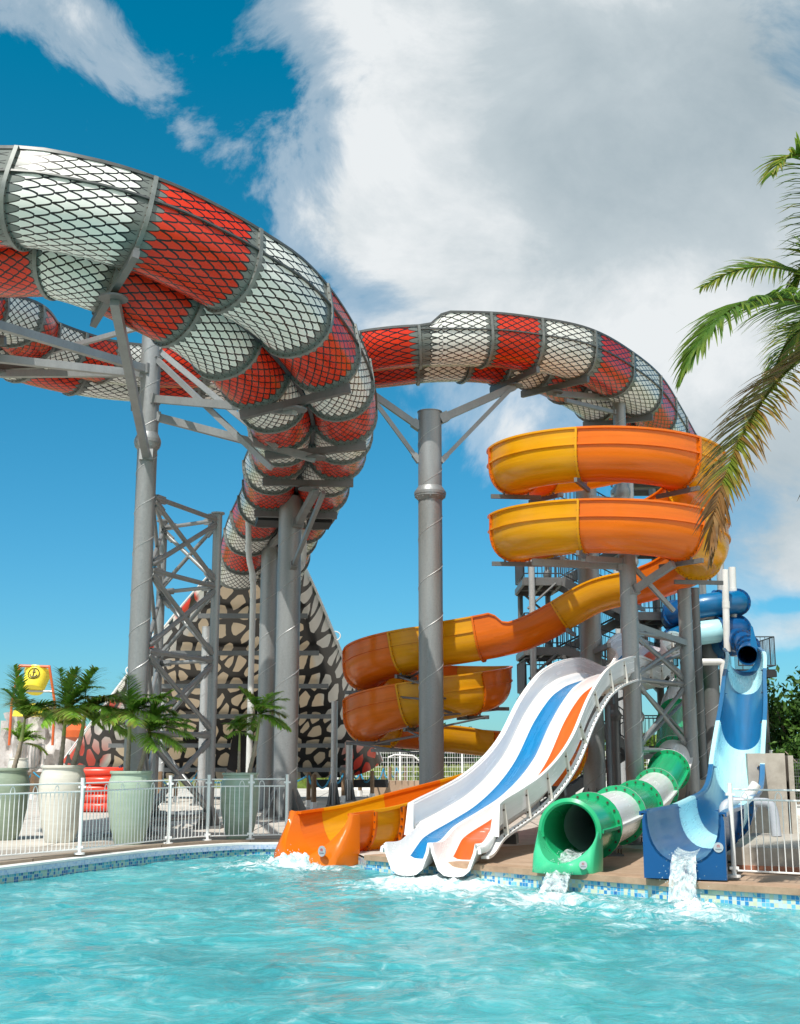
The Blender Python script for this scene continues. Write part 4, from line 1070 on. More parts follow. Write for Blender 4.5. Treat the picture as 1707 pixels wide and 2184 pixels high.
# drain pipes
def pipe(label, pts, r, mat, group=None, rings=()):
    t = thing('drain_pipe', label, 'pipe', (pts[-1].x, pts[-1].y, 0), group)
    b = MB(); b.polytube(crom(pts, 4) if len(pts) > 2 else pts, r, 14); b.build('pipe', mat, t)
    for p in rings: b = MB(); b.tube(p - Vector((0,0,.1)), p + Vector((0,0,.1)), r*1.13, n=14); b.build('joint_sleeve', mat, t)
pipe('white drainpipe with a kink running down beside the thick columns', [P(530, 1112, 34), P(530.5, 1150, 34), P(531.5, 1190, 34), P(538, 1222, 34), P(540, 1260, 34), at(P(540, 1260, 34).x, 34, 4), at(P(540, 1260, 34).x, 34, 0)], .085, m_pvc, None, [P(530, 1170, 34), P(539, 1232, 34), P(538, 1500, 34)])
pipe('short white drainpipe hooking under the right lane of the drop', [P(648, 1130, 34.2), P(648, 1175, 34.2), P(646, 1200, 34.2), P(638, 1214, 34.0), P(625, 1220, 33.8)], .085, m_pvc)
pipe('white riser pipe right of the upper orange coil, left one', [P(1547, 1215, 36), P(1549, 1300, 36), P(1552, 1390, 36)], .10, m_pvc, 'white riser pipes', [P(1549, 1290, 36)])
pipe('white riser pipe right of the upper orange coil, right one', [P(1562, 1210, 37), P(1565, 1300, 37), P(1567, 1400, 37)], .11, m_pvc, 'white riser pipes', [P(1564, 1262, 37)])
pipe('white pipe bent over a corner under the launch deck', [P(1480, 1412, 36), P(1525, 1412, 36), P(1539, 1413, 36), P(1543, 1424, 36), P(1544, 1470, 36), P(1546, 1500, 36)], .10, m_pvc)
# ------------------------------------------------------------------ stair tower and launch decks
st = thing('stair_tower', 'grey steel stair tower with landings, railings and tall posts behind the slides', 'stair tower', (5.5, 38.6, 0))
def railing(parent, pts, h=1.05, sp=.14, mat=m_dark, r=.02, name='railing'):
    b = MB()
    for p, q in zip(pts[:-1], pts[1:]):
        p, q = Vector(p), Vector(q); up = Vector((0, 0, 1)); d = q-p; L = d.length; n = max(1, int(L/sp))
        for k in (h, .12): b.tube(p + up*k, q + up*k, r, n=6)
        for i in range(n+1): b.tube(p + d*(i/n) + up*.12, p + d*(i/n) + up*h, r*.5 if i % 9 else r, n=5, cap=False)
    return b.build(name, mat, parent)
def landing(parent, x0, x1, y0, y1, z, sides='fblr', mat=m_steel_d):
    b = MB(); b.box(((x0+x1)/2, (y0+y1)/2, z-.03), (x1-x0, y1-y0, .05))
    for y in (y0, (y0+y1)/2, y1): b.box(((x0+x1)/2, y, z-.16), (x1-x0, .09, .2))
    for x in (x0, (x0+x1)/2, x1): b.box((x, (y0+y1)/2, z-.15), (.09, y1-y0-.1, .18))
    b.build('landing', mat, parent)
    c = {'f': [(x0, y0, z), (x1, y0, z)], 'b': [(x0, y1, z), (x1, y1, z)], 'l': [(x0, y0, z), (x0, y1, z)], 'r': [(x1, y0, z), (x1, y1, z)]}
    for k in sides: railing(parent, c[k])
def flight(parent, p, q, w=1.1, mat=m_steel_d):
    p, q = Vector(p), Vector(q); b = MB(); d = q-p
    for y in (-w/2, w/2): b.beam(p + Vector((0, y, -.1)), q + Vector((0, y, -.1)), .05, .26)
    n = max(2, int(abs(d.z)/.18))
    for i in range(n): b.box(p + d*((i+.5)/n), (.28, w, .03))
    b.build('stair_flight', mat, parent)
    for y in (-w/2, w/2): railing(parent, [p + Vector((0, y, 0)), q + Vector((0, y, 0))], .95)
xl0, xl1, xr0, xr1 = X(1118, 1300, 38), X(1198, 1300, 38), 7.2, 8.6
zl = [zz(1478, 38), zz(1380, 38), zz(1232, 38), 9.6]
for i, z in enumerate(zl):
    if i < 3: landing(st, xl0, xl1, 37.9, 40.5, z, 'fbl')
    if i: 
        zm = (z + zl[i-1])/2; landing(st, xr0, xr1, 37.9, 40.5, zm, 'fbr')
        flight(st, (xl1, 38.5, z), (xr0, 38.5, zm)); flight(st, (xl1, 39.9, zl[i-1]), (xr0, 39.9, zm))
landing(st, xr0, xr1, 37.9, 40.5, zl[0]/2, 'fbr'); flight(st, (xl1, 38.5, zl[0]), (xr0, 38.5, zl[0]/2)); flight(st, (4.4, 39.9, 0), (xr0, 39.9, zl[0]/2))
for x, y, zt, r, mt in ((X(1137, 1350, 37.8), 37.8, 9.3, .10, m_steel_l), (xl1-.1, 40.6, 9, .09, m_steel_d), (xr0+.1, 37.8, 10.5, .12, m_steel_l), (xr1, 40.6, 10.5, .12, m_steel_d), (xl0+.15, 40.6, 9.3, .09, m_steel_d), (xr1+.35, 38.0, 9.8, .10, m_steel_d), (X(1313, 1600, 36.5), 36.5, 4.4, .14, m_steel_d)):
    b = MB(); b.tube((x, y, 0), (x, y, zt), r, n=16)
    for z in (2.6, 5.0, 7.4):
        if z < zt: b.lathe((x, y, z), [(r, 0), (r*1.6, .12), (r*1.6, .2), (r, .32)], 16)
    b.build('tower_post', mt, st)
for x, y in ((xl0+.1, 37.85), (xl1, 40.55)):
    for z in zl[:3]:
        b = MB(); b.tube((x, y, z-1.0), (x + (.9 if x < 4.6 else -.9), y, z-.2), .04, n=8); b.build('knee_brace', m_steel_d, st)
dk = thing('launch_deck', 'steel launch deck with railings where white, green and blue slides start', 'launch deck', (9.5, 41.5, 0))
landing(dk, 5.9, 12.2, 39.8, 44.6, 4.35, 'br', m_black)
railing(dk, [(11.0, 39.8, 4.35), (12.2, 39.8, 4.35)]); railing(dk, [(5.9, 39.8, 4.35), (6.6, 39.8, 4.35)])
for x, y in ((6.1, 40), (9, 40), (11.8, 40), (6.1, 44.4), (11.8, 44.4)): b = MB(); b.tube((x, y, 0), (x, y, 4.2), .14, n=14); b.build('deck_post', m_steel_d, dk)
for p, q in (((6.1, 40, 3.0), (9, 40, 4.1)), ((9, 40, 3.0), (11.8, 40, 4.1)), ((9, 40, 4.1), (11.8, 40, 3.0)), ((9, 40, 3.0), (9, 44, 4.1))): b = MB(); b.beam(p, q, .09); b.build('knee_brace', m_steel_d, dk)
b = MB(); b.box((7.9, 39.5, 5.05), (.26, .12, 1.0)); b.lathe((7.9, 39.5, 5.5), [(.14, 0), (.11, .08), (.02, .12)], 12); b.build('start_marker', m_whd, dk)
td = thing('high_launch_deck', 'high railed platform peeping over the upper orange coil by the palm frond', 'launch deck', (12, 46, 0))
zt_ = snake.p[0].z - .5; s0 = snake.p[0]
landing(td, s0.x-1.7, s0.x+2.0, s0.y-.1, s0.y+3.0, zt_, 'blr', m_steel_d); railing(td, [(s0.x+.95, s0.y-.1, zt_), (s0.x+2.0, s0.y-.1, zt_)], 1.05, .14, m_steel)
for x, y in ((s0.x-1.6, s0.y), (s0.x+1.9, s0.y), (s0.x-1.6, s0.y+2.9), (s0.x+1.9, s0.y+2.9)): b = MB(); b.tube((x, y, 0), (x, y, zt_-.2), .15, n=14); b.build('deck_post', m_steel_l, td)
# brackets that carry the orange flume at joints
def bracket(s, toward, r=.045):
    c, T, S, U = orange.frame(s); b = MB(); q = c - U*.78
    b.beam(q - S*.62, q + S*.62, .07, .1)
    for x in (-.3, .3): b.tube(q + S*x, q + S*x + U*.12, .03, n=6)
    if toward is not None: b.tube(q + S*.2, toward, r, n=8); b.tube(q - S*.5, toward - Vector((0, 0, .55)), r*.8, n=8)
    b.build('flume_bracket', m_steel_d, og)
for d in cuts_o[1:-1]:
    c = orange.at(d)
    if c.z < 5.2 and c.z > 1.95 and (c - Vector((C2[0], C2[1], c.z))).length < 2.0: bracket(d, at(xc, yc, c.z - .55) if c.y < 35.6 else None, .035)
for d in cuts_o[1:-1]:
    c = orange.at(d)
    if c.z > 6.3: bracket(d, None)
    elif 5.0 < c.z <= 6.3: bracket(d, None)
# ------------------------------------------------------------------ pool fences
def fence_run(label, pts, group, h=1.16):
    t = thing('pool_fence', label, 'fence', (pts[0][0], pts[0][1], 0), group)
    for x, y in pts:
        b = MB(); b.tube((x, y, .05), (x, y, h+.07), .032, n=12); b.tube((x, y, h+.07), (x, y, h+.085), .034, n=12); b.tube((x, y, .045), (x, y, .075), .085, n=12)
        for z in (.16, h-.06): b.beam((x-.06, y, z), (x+.06, y, z), .05, .035)
        b.build('fence_post', m_white, t)
    for (ax, ay), (bx, by) in zip(pts[:-1], pts[1:]):
        p, q = Vector((ax, ay, 0)), Vector((bx, by, 0)); d = (q-p); L = d.length; d /= L; up = Vector((0, 0, 1)); b = MB()
        p = p + d*.05; L -= .1
        for z in (.13, h-.13, h): b.tube(p + up*z, p + d*L + up*z, .0125, n=6)
        n = int(L/.088); sp_ = L/n
        for i in range(1, n):
            c = p + d*(sp_*i); hi = h-.13
            b.tube(c + up*.13, c + up*hi, .0068, n=5, cap=False)
            if i % 5 in (1,) and i+1 < n:
                m = c + d*(sp_/2); b.polytube([m + d*(-sp_/2*math.cos(a)) + up*(hi + .10*math.sin(a)) for a in [math.pi*k/8 for k in range(9)]], .007, 5)
        b.build('fence_panel', m_white, t)
    return t
fpts = [(-10.9, 8.8), (-8.95, 12.9), (-7.15, 16.95)] + [tuple(PZ(u, v, .05).xy) for u, v in ((169, 1822), (359, 1800), (442, 1793), (534, 1791), (611, 1790))]
fence_run('white curved railing of thin bars along the left pool edge before the planters', fpts, 'white pool fences')
fr_ = [tuple(PZ(1567, 1872, .04).xy)]; dirr = Vector((.86, -.51)); fr_ += [(fr_[0][0]+.86*2.2*k, fr_[0][1]-.55*2.2*k) for k in (1, 2, 3)]
fence_run('white railing of thin bars starting right of the blue slide front', fr_, 'white pool fences')
# ------------------------------------------------------------------ planters and potted palms
def glaze(name, c, c2):
    N = NT(name); g = N.geo(); n = N.noise(N.scalev(g, (1, 1, 2.5)), 3, 6, .65); b = N.noise(N.scalev(g, (.5, .5, 14)), 2, 3)
    f = N.M('ADD', N.M('MULTIPLY', n, .6), N.M('MULTIPLY', b, .4)); N.bsdf(N.ramp(f, [(.3, c2), (.65, c)]), .28, 0, N.bump(b, .12, .01), .5, .2); return N.m
g_green = glaze('celadon_glaze', (.36, .46, .36), (.27, .36, .27)); g_white = glaze('bone_glaze', (.66, .65, .58), (.54, .52, .45)); g_dg = glaze('sage_glaze', (.29, .36, .27), (.20, .26, .19))
m_soil = plain('soil', (.06, .045, .03), .9, 0, .4, 12)
def pot(label, x, y, H, r, mat):
    t = thing('planter', label, 'planter', (x, y, 0), 'tall glazed planters')
    b = MB(); b.lathe((x, y, 0), [(r*.58, 0), (r*.62, .02), (r*.80, H*.22), (r*.95, H*.48), (r, H*.68), (r*.985, H*.80), (r*.93, H*.88), (r*.86, H*.925), (r*.86, H*.955), (r*.92, H*.965), (r*.93, H*.985), (r*.91, H), (r*.83, H), (r*.80, H*.97), (r*.80, H*.9)], 40); b.build('pot', mat, t)
    b = MB(); b.lathe((x, y, H*.90), [(r*.79, 0), (r*.79, .02), (.02, .03)], 24); b.build('soil', m_soil, t)
def potat(u, vb): q = PZ(u, vb, 0); return q.x, q.y
POTS = []
for lab, u, vb, H, r, mt in (('dark sage planter cut by the left edge of the photo', -3, 1793, 1.36, .46, g_dg), ('bone white planter with two palms, widest of the row', 120, 1798, 1.42, .44, g_white), ('celadon green planter right of the white one behind the railing', 269, 1803, 1.32, .425, g_green), ('celadon green planter nearest to the orange slide', 507, 1793, 1.27, .385, g_green)):
    x, y = potat(u, vb); y += r*.5; pot(lab, x, y, H, r, mt); POTS.append((x, y, H))
pot('small white planter far behind the rope line at left', X(38, 1650, 52), 52, 1.5, .42, g_white); POTS.append((X(38, 1650, 52), 52, 1.5))
m_leaf = col_mat('palm_leaf', .45, .5, .3); m_trunk = plain('palm_trunk', (.30, .25, .19), .8, 0, .35, 14, 0, .4, 18); m_shaft = plain('palm_crownshaft', (.30, .36, .10), .45, 0, .25, 6)
def lerp3(a, b, t): return tuple(a[i] + (b[i]-a[i])*t for i in range(3))
GRN, DGR, YEL, BRN, DRY = (.065, .20, .028), (.030, .115, .018), (.30, .33, .035), (.27, .12, .03), (.36, .25, .12)
def frond(mb, pts, leaf, n, w, colf, rg, hang=.6, rr=.016):
    """rachis through pts, with folded leaflets on both sides; colf(t, rnd) -> (base, tip) colours"""
    path = Path(pts, True, 6); k0 = len(mb.v)
    mb.polytube([path.at(path.L*i/14) for i in range(15)], [rr*(1-.75*i/14) for i in range(15)], 5)
    while len(mb.col) < len(mb.v): mb.col.append((.22, .22, .05))
    for i in range(n):
        t = .10 + .90*(i + rg.random()*.5)/n
        c, T, S, U = path.frame(path.L*t)
        ln = leaf*(math.sin(math.pi*min(.97, .22 + .72*t))**.8)*rg.uniform(.82, 1.08)
        for sg in (-1, 1):
            a = .55 + .5*t + rg.uniform(-.12, .12)
            d = (S*sg*math.cos(a*.8) + T*math.sin(a*.8) + U*rg.uniform(-.02, .22)).normalized()
            h = hang*rg.uniform(.6, 1.35); cb, ct = colf(t, rg.random())
            wid = w*rg.uniform(.8, 1.15); nrm = d.cross(Vector((0, 0, 1)))
            nrm = nrm.normalized() if nrm.length > 1e-3 else S; p = c; seg = 4; b = len(mb.v)
            for q in range(seg+1):
                f = q/seg; ww = wid*(1 - f**1.7)*.5 + .0015
                sd_ = (nrm + Vector((0, 0, -.35))*sg*0).normalized()
                mb.v += [p - sd_*ww, p + sd_*ww]; cc = lerp3(cb, ct, f**1.5); mb.col += [cc, cc]
                d = (d + Vector((0, 0, -1))*h*.30*(f+.25)).normalized(); p = p + d*(ln/seg)
            for q in range(seg): mb.face((b+2*q, b+2*q+1, b+2*q+3, b+2*q+2))
def potpalm(label, x, y, z0, trunk_h, lean, size, seed, dirbias=.5, n=11, ld=44):
    size *= .88; rg = random.Random(seed); t = thing('potted_palm', label, 'palm', (x, y, z0), 'small palms in planters')
    top = Vector((x + lean, y + rg.uniform(-.05, .05), z0 + trunk_h)); base = Vector((x, y, z0 - .1))
    b = MB(); pts = crom([base, base.lerp(top, .5) + Vector((lean*.12, 0, 0)), top], 12); rs = [.048*size**.5*(1-.35*i/24)*(1.10 if i % 2 else .95) for i in range(len(pts))]
    b.polytube(pts[:15], rs[:15], 10); b.build('trunk', m_trunk, t)
    b = MB(); b.polytube(pts[14:], [.040*size**.5*(1-.45*i/10) for i in range(len(pts)-14)], 10); b.build('crownshaft', m_shaft, t)
    for i in range(n):
        a = 2*math.pi*i/n + rg.uniform(-.3, .3); e = rg.uniform(.15, 1.15) if i % 3 else rg.uniform(.9, 1.35); L = size*rg.uniform(.75, 1.08)
        d = Vector((math.cos(a)*math.cos(e), math.sin(a)*math.cos(e), math.sin(e))); d.x += dirbias*.55
        d.normalize(); p = top.copy(); pts2 = [p.copy()]
        for q in range(5):
            d = (d + Vector((dirbias*.16, 0, -.24))).normalized(); p = p + d*L/5; pts2.append(p.copy())
        old = rg.random() < .26
        def colf(t, r, old=old):
            g = lerp3((.36, .58, .09), (.15, .38, .05), r); tip = lerp3(g, YEL, .4*r)
            if r > .9 or (old and r > .35): tip = lerp3(YEL, DRY, r)
            if old and r > .8: g = YEL
            return g, tip
        fb = MB(); frond(fb, pts2, .46*size, int(ld*.95), .054*size, colf, rg, .75, .012*size**.5); fb.build('frond', m_leaf, t, False)
potpalm('windblown palm in the dark sage planter at the left edge', POTS[0][0]+.12, POTS[0][1], POTS[0][2], .95, .18, 1.15, 11)
potpalm('left palm of the pair in the bone white planter', POTS[1][0]-.06, POTS[1][1], POTS[1][2], 1.02, .05, 1.1, 12, .35)
potpalm('right palm of the pair in the bone white planter, fronds reaching right', POTS[1][0]+.17, POTS[1][1]-.05, POTS[1][2], 1.0, .22, 1.3, 13, .75)
potpalm('taller palm in the celadon planter before the lattice tower', POTS[2][0]-.08, POTS[2][1], POTS[2][2], 1.05, .02, 1.05, 14, .4)
potpalm('lower drooping palm in the celadon planter before the lattice tower', POTS[2][0]+.12, POTS[2][1]-.03, POTS[2][2], .70, .15, 1.05, 15, .7)
potpalm('small palm, lower of the two in the planter nearest the orange slide', POTS[3][0]-.03, POTS[3][1]-.05, POTS[3][2], .78, .0, .50, 16, .1, 8)
potpalm('bright palm, taller of the two in the planter nearest the orange slide', POTS[3][0]+.15, POTS[3][1], POTS[3][2], 1.12, .20, .88, 17, .35)
potpalm('yellowish palm in the small far white planter', POTS[4][0], POTS[4][1], POTS[4][2], .6, .1, 1.35, 18, .3, 10)
# big coconut palm whose crown hangs into the right of the picture
cp = thing('coconut_palm', 'coconut palm at right edge with green and browning fronds hanging into view', 'palm tree', (6.15, 15.2, 0))
CR = P(1800, 655, 15.2)
b = MB(); tp = crom([Vector((6.6, 15.6, 0)), Vector((6.45, 15.5, 2.4)), Vector((6.2, 15.3, 5)), CR - Vector((0, 0, .1))], 14); b.polytube(tp, [.17*(1-.35*i/len(tp))*(1.06 if i % 2 else .97) for i in range(len(tp))], 14); b.build('trunk', m_trunk, cp)
def cf_green(t, r):
    g = lerp3(lerp3(GRN, YEL, .22), DGR, r*.7); return g, (lerp3(g, YEL, .6) if r > .45 else lerp3(g, DRY, .3 if r > .4 else .05))
def cf_mid(t, r):
    g = lerp3(lerp3(GRN, YEL, .25), DGR, r*.6)
    if r > .70: return YEL, lerp3(YEL, DRY, .5)
    return g, lerp3(g, YEL, .35)
def cf_old(t, r):
    if t > .80: return lerp3(BRN, DRY, r*.6), lerp3(BRN, (.07, .04, .02), r)
    k = min(1, max(0, (r - .25)*1.8)); g = lerp3(lerp3(GRN, YEL, .55), BRN, k*.85)
    return g, lerp3(BRN, DRY, r*.7)
rg = random.Random(5)
def fr(pix, leaf, n, w, cf, hang): 
    fb = MB(); frond(fb, [CR] + [P(*q) for q in pix], leaf, n, w, cf, rg, hang, .028); fb.build('frond', m_leaf, cp, False)
fr([(1735, 742, 14.9), (1665, 805, 14.6), (1605, 890, 14.3), (1560, 985, 14.1), (1530, 1085, 14.0), (1520, 1180, 14.0)], .92, 120, .052, cf_old, .62)
fr([(1730, 646, 14.8), (1660, 636, 14.5), (1590, 645, 14.2), (1535, 680, 14.0), (1490, 735, 13.9), (1458, 800, 13.9)], .95, 100, .052, cf_green, .95)
fr([(1775, 520, 15.1), (1750, 400, 15.0), (1715, 335, 14.9), (1680, 335, 14.8), (1645, 372, 14.7)], .85, 84, .050, cf_mid, .85)
fr([(1765, 575, 15.3), (1735, 545, 15.4), (1700, 590, 15.5), (1672, 640, 15.5)], .7, 60, .046, cf_mid, .7)
fr([(1755, 690, 15.6), (1715, 700, 15.9), (1675, 740, 16.1), (1650, 800, 16.2)], .75, 64, .046, cf_mid, 1.0)
fr([(1790, 800, 15.4), (1765, 930, 15.4), (1735, 1030, 15.4), (1722, 1110, 15.4)], .7, 60, .046, cf_old, .8)
for a, e, L in ((.2, .6, 2.8), (.9, .3, 2.9), (1.7, .7, 2.6), (-.7, .5, 2.8), (-1.5, .2, 2.4), (2.4, 1.1, 2.4)):
    d = Vector((math.cos(a)*math.cos(e), math.sin(a)*math.cos(e), math.sin(e))); p = CR.copy(); pts = []
    for q in range(6): d = (d + Vector((0, 0, -.26))).normalized(); p = p + d*L/6; pts.append(p.copy())
    fb = MB(); frond(fb, [CR] + pts, .6, 55, .038, cf_mid, rg, .9, .028); fb.build('frond', m_leaf, cp, False)
for k in range(6):
    fb = MB(); a = k*1.05; q = CR + Vector((.22*math.cos(a), .22*math.sin(a), -.22)); fb.sphere(q, .12, 10, 7, (1, 1, 1.25)); fb.build('coconut', plain('coconut_husk', (.16, .20, .04), .5), cp)
# ------------------------------------------------------------------ rope posts and ropes
m_post = plain('rope_post_wood', (.20, .125, .07), .75, 0, .35, 9, 0, .3, 20); m_rope = plain('blue_rope', (.02, .24, .40), .6, 0, .25, 22)
RP = [(22, 1700), (67, 1705), (184, 1712), (230, 1711), (340, 1717), (374, 1711), (420, 1705), (507, 1709), (520, 1706), (658, 1722), (669, 1726), (706, 1716), (732, 1711), (751, 1701), (768, 1698), (794, 1705), (818, 1684), (832, 1688), (846, 1680), (865, 1682)]
tops = []
RPL = []
p0 = None
for i, (u, v) in enumerate(RP):
    q = PZ(u, v, 0); lab = ORD[i] + ' brown wooden rope post counted from the left of the photo'
    if p0 is None:
        p0 = thing('rope_post', lab, 'post', (q.x, q.y, 0), 'wooden posts of the blue rope line', False)
        b = MB(); b.box((0, 0, .58), (.115, .115, .98)); b.box((0, 0, 1.075), (.10, .10, .012)); b.build('post', m_post, p0, False)
        b = MB(); b.box((0, 0, .11), (.15, .15, .22)); b.build('foot_sleeve', m_white, p0, False)
        c = p0
    else:
        c = copy_tree(p0); c.location = (q.x, q.y, 0); c['label'] = lab
    c.rotation_euler.z = (i*.37) % 1.5; c.scale = (1, 1, .96 + .07*((i*7) % 5)/5); tops.append(Vector((q.x, q.y, 1.0)))
def rope(a, b, sag, label):
    n = 22; pts = []
    for i in range(n+1):
        t = i/n; pts.append(a.lerp(b, t) - Vector((0, 0, sag*4*t*(1-t))))
    m = MB()
    for k in range(3):
        q = []
        pth = Path(pts, False)
        N_ = 60
        for i in range(N_+1):
            c, T, S, U = pth.frame(pth.L*i/N_); an = pth.L*i/N_*26 + k*2.094; q.append(c + S*(.017*math.cos(an)) + U*(.017*math.sin(an)))
        m.polytube(q, .019, 5)
    o = m.build('rope', m_rope); tag(o, label, 'rope', 'blue ropes slung between the posts')
for i in range(len(tops)-1):
    d = (tops[i]-tops[i+1]).length
    if d < .35: continue
    rope(tops[i], tops[i+1], min(.42, .12 + .10*d), 'blue rope hanging from the ' + ORD[i] + ' to the ' + ORD[i+1] + ' rope post from the left')
# ------------------------------------------------------------------ stack of rafts
m_raft = plain('raft_vinyl', (.72, .055, .025), .3, 0, .12, 4); m_raftw = plain('raft_white_panel', (.70, .70, .72), .4, 0, .1, 4); m_raftd = plain('raft_navy_handle', (.02, .03, .12), .5)
r0 = None; rx, ry = X(205, 1670, 36.5), 36.5
for k, nm in enumerate(('lowest', 'second lowest', 'middle', 'second highest', 'topmost')):
    lab = nm + ' inflatable red raft in the stack behind the planters'
    if r0 is None:
        r0 = thing('raft', lab, 'raft', (rx, ry, 0), 'stacked red rafts', False); m = MB(); n = 32
        for dz, rr in ((.13, .13),):
            pts = []
            for i in range(n):
                a = 2*math.pi*i/n; pts.append(Vector((.52*math.copysign(abs(math.cos(a))**.75, math.cos(a)), .85*math.copysign(abs(math.sin(a))**.75, math.sin(a)), dz)))
            pts.append(pts[0]); m.polytube(pts, [rr*(1 + .05*(i % 2)) for i in range(n+1)], 12, False)
        m.build('tube', m_raft, r0)
        m = MB(); m.lathe((0, 0, .10), [(.42, 0), (.42, .06), (.02, .07)], 24); m.build('floor_panel', m_raftw, r0)
        for x in (-1, 1):
            m = MB(); m.polytube([Vector((x*.2 - .1, -.82, .24)), Vector((x*.2 - .06, -.84, .30)), Vector((x*.2 + .06, -.84, .30)), Vector((x*.2 + .1, -.82, .24))], .015, 6); m.build('handle', m_raftd, r0)
        c = r0
    else: c = copy_tree(r0); c['label'] = lab
    c.location = (rx + .05*((k*3) % 4 - 1.5)*.6, ry, .02 + .245*k); c.rotation_euler.z = 1.35 + .12*(k % 3)
# ------------------------------------------------------------------ tipping bucket and splash play tower
bk = thing('tipping_bucket', 'yellow tipping bucket with anchor emblem hung in an orange frame', 'water bucket', (X(72, 1600, 50), 50, 0))
m_byel = plain('bucket_yellow', (.90, .74, .05), .35, 0, .08, 2); m_bor = plain('frame_orange', (.62, .12, .03), .4, 0, .12, 3); m_ink = plain('anchor_ink', (.05, .035, .01), .5)
bx = X(72, 1455, 50); A = lambda u, v, y=50: P(u, v, y)
b = MB(); b.tube(A(40, 1420), A(107, 1422), .055, n=8); b.build('top_bar', m_bor, bk)
for u0, u1 in ((42, 25), (105, 117)):
    b = MB(); b.tube(A(u0, 1420), A(u1, 1500), .055, n=8); q = A(u1, 1500); b.tube(q, (q.x, q.y, 2.0), .055, n=8); b.build('frame_post', m_bor, bk)
b = MB(); b.tube(A(28, 1473), A(115, 1475), .045, n=8); b.build('axle', m_steel_l, bk)
ax = (A(77, 1436) - A(66, 1476)); c0 = A(70, 1472); axd = Vector((.06, .5, .86)).normalized(); xx = axd.cross(Vector((0, 1, 0))).normalized(); yy_ = axd.cross(xx)
b = MB(); rsb = [(.40, 0), (.43, .04), (.52, .78), (.56, .80), (.56, .86), (.50, .86), (.40, .2)]; bs = [b.ring(c0 + axd*z, xx, yy_, r, 32) for r, z in rsb]
for i in range(len(bs)-1):
    for j in range(32): k = (j+1) % 32; b.face((bs[i]+j, bs[i]+k, bs[i+1]+k, bs[i+1]+j))
b.face([bs[0]+j for j in range(32)][::-1]); b.face([bs[-1]+j for j in range(32)]); b.build('bucket', m_byel, bk)
def bsurf(dx, h, lift=.012):
    r = .43 + .115*h/.78 + lift; a = dx/r
    f = Vector((0, -1, 0)); f = (f - axd*f.dot(axd)).normalized(); s_ = axd.cross(f)
    s_ = s_ if s_.x > 0 else -s_
    return c0 + axd*h + f*(r*math.cos(a)) + s_*(r*math.sin(a))
b = MB(); b.polytube([bsurf(.23*math.cos(a), .48 + .23*math.sin(a)) for a in [2*math.pi*i/28 for i in range(29)]], .018, 5)
b.polytube([bsurf(0, .31), bsurf(0, .40), bsurf(0, .50), bsurf(0, .58)], .02, 5); b.polytube([bsurf(-.07, .54), bsurf(0, .54), bsurf(.07, .54)], .018, 5)
b.polytube([bsurf(.14*math.sin(a), .46 - .14*math.cos(a)) for a in [-1.5 + 3.0*i/12 for i in range(13)]], .022, 5)
b.polytube([bsurf(.035*math.cos(a), .61 + .035*math.sin(a)) for a in [2*math.pi*i/10 for i in range(11)]], .014, 5); b.build('anchor_emblem', m_ink, bk)
pt = thing('splash_tower', 'pale rock splash tower with yellow canopy and thin railing behind the left palms', 'play structure', (X(90, 1650, 56), 56, 0))
m_rock = concrete_mat('pale_rock', (.36, .32, .29), (.66, .63, .62))
b = MB(); nu, nv = 40, 16; 
for j in range(nv+1):
    for i in range(nu+1):
        u = 0 + 170*i/nu; h = 3.9*(1 - .25*abs(i/nu-.45)**1.2) * j/nv; p = P(u, 1650, 57); b.v.append(Vector((p.x + .25*noise.noise(Vector((i*.3, j*.4, 0))), 57.5 - .0*j + .6*noise.noise(Vector((i*.25, j*.3, 5))), h)))
for j in range(nv):
    for i in range(nu): q = j*(nu+1)+i; b.face((q, q+1, q+nu+2, q+nu+1))
b.build('rock_face', m_rock, pt)
b = MB(); b.box((X(85, 1600, 58.6), 58.7, 1.6), (3.4, 1.6, 3.2)); b.build('rock_core', m_rock, pt)
b = MB(); b.lathe((X(72, 1500, 55), 55, 3.3), [(.9, 0), (.85, .25), (.5, .5), (.05, .6)], 20); b.build('canopy', m_byel, pt)
b = MB(); b.lathe((X(160, 1520, 55), 55.5, 2.2), [(.05, 0), (.6, .2), (.62, .5), (.1, .9)], 16); b.build('orange_dome', m_bor, pt)
railing(pt, [(X(20, 1600, 52), 53, .95), (X(60, 1600, 52), 53, .95), (X(80, 1600, 52), 53, .95)], 1.1, .13, m_steel_l, .025)
b = MB(); b.box((X(50, 1600, 53), 53.6, .45), (2.0, 1.2, .9)); b.build('step_block', m_tan, pt)
# ------------------------------------------------------------------ boundary: fence, walkway railing, low wall, trees
bf = thing('boundary_fence', 'long white wire mesh fence with taller posts along the back of the park', 'fence', (8, 60, 0))
for k, x in enumerate([-3 + 3.0*i for i in range(13)]):
    b = MB(); b.tube((x, 60, 0), (x, 60, 2.0), .05, n=8); b.build('fence_post', m_white, bf)
    if k < 12:
        b = MB()
        for i in range(26): b.tube((x + 3.0*i/26, 60, .35), (x + 3.0*i/26, 60, 1.8), .008, n=4, cap=False)
        for z in (.4, .62, .84, 1.06, 1.28, 1.5, 1.72, 1.8): b.tube((x, 60, z), (x+3, 60, z), .012, n=4, cap=False)
        b.build('mesh_panel', m_white, bf)
lw = MB(); lw.box((14, 59.4, .2), (36, .2, .4)); tag(lw.build('low_wall', m_white, None, False), 'low white kerb wall at the foot of the back mesh fence', 'wall')
wr = thing('ramp_railing', 'white sloping handrail with upright bars beside the cobra hood base', 'railing', (X(860, 1640, 50), 50, 0))
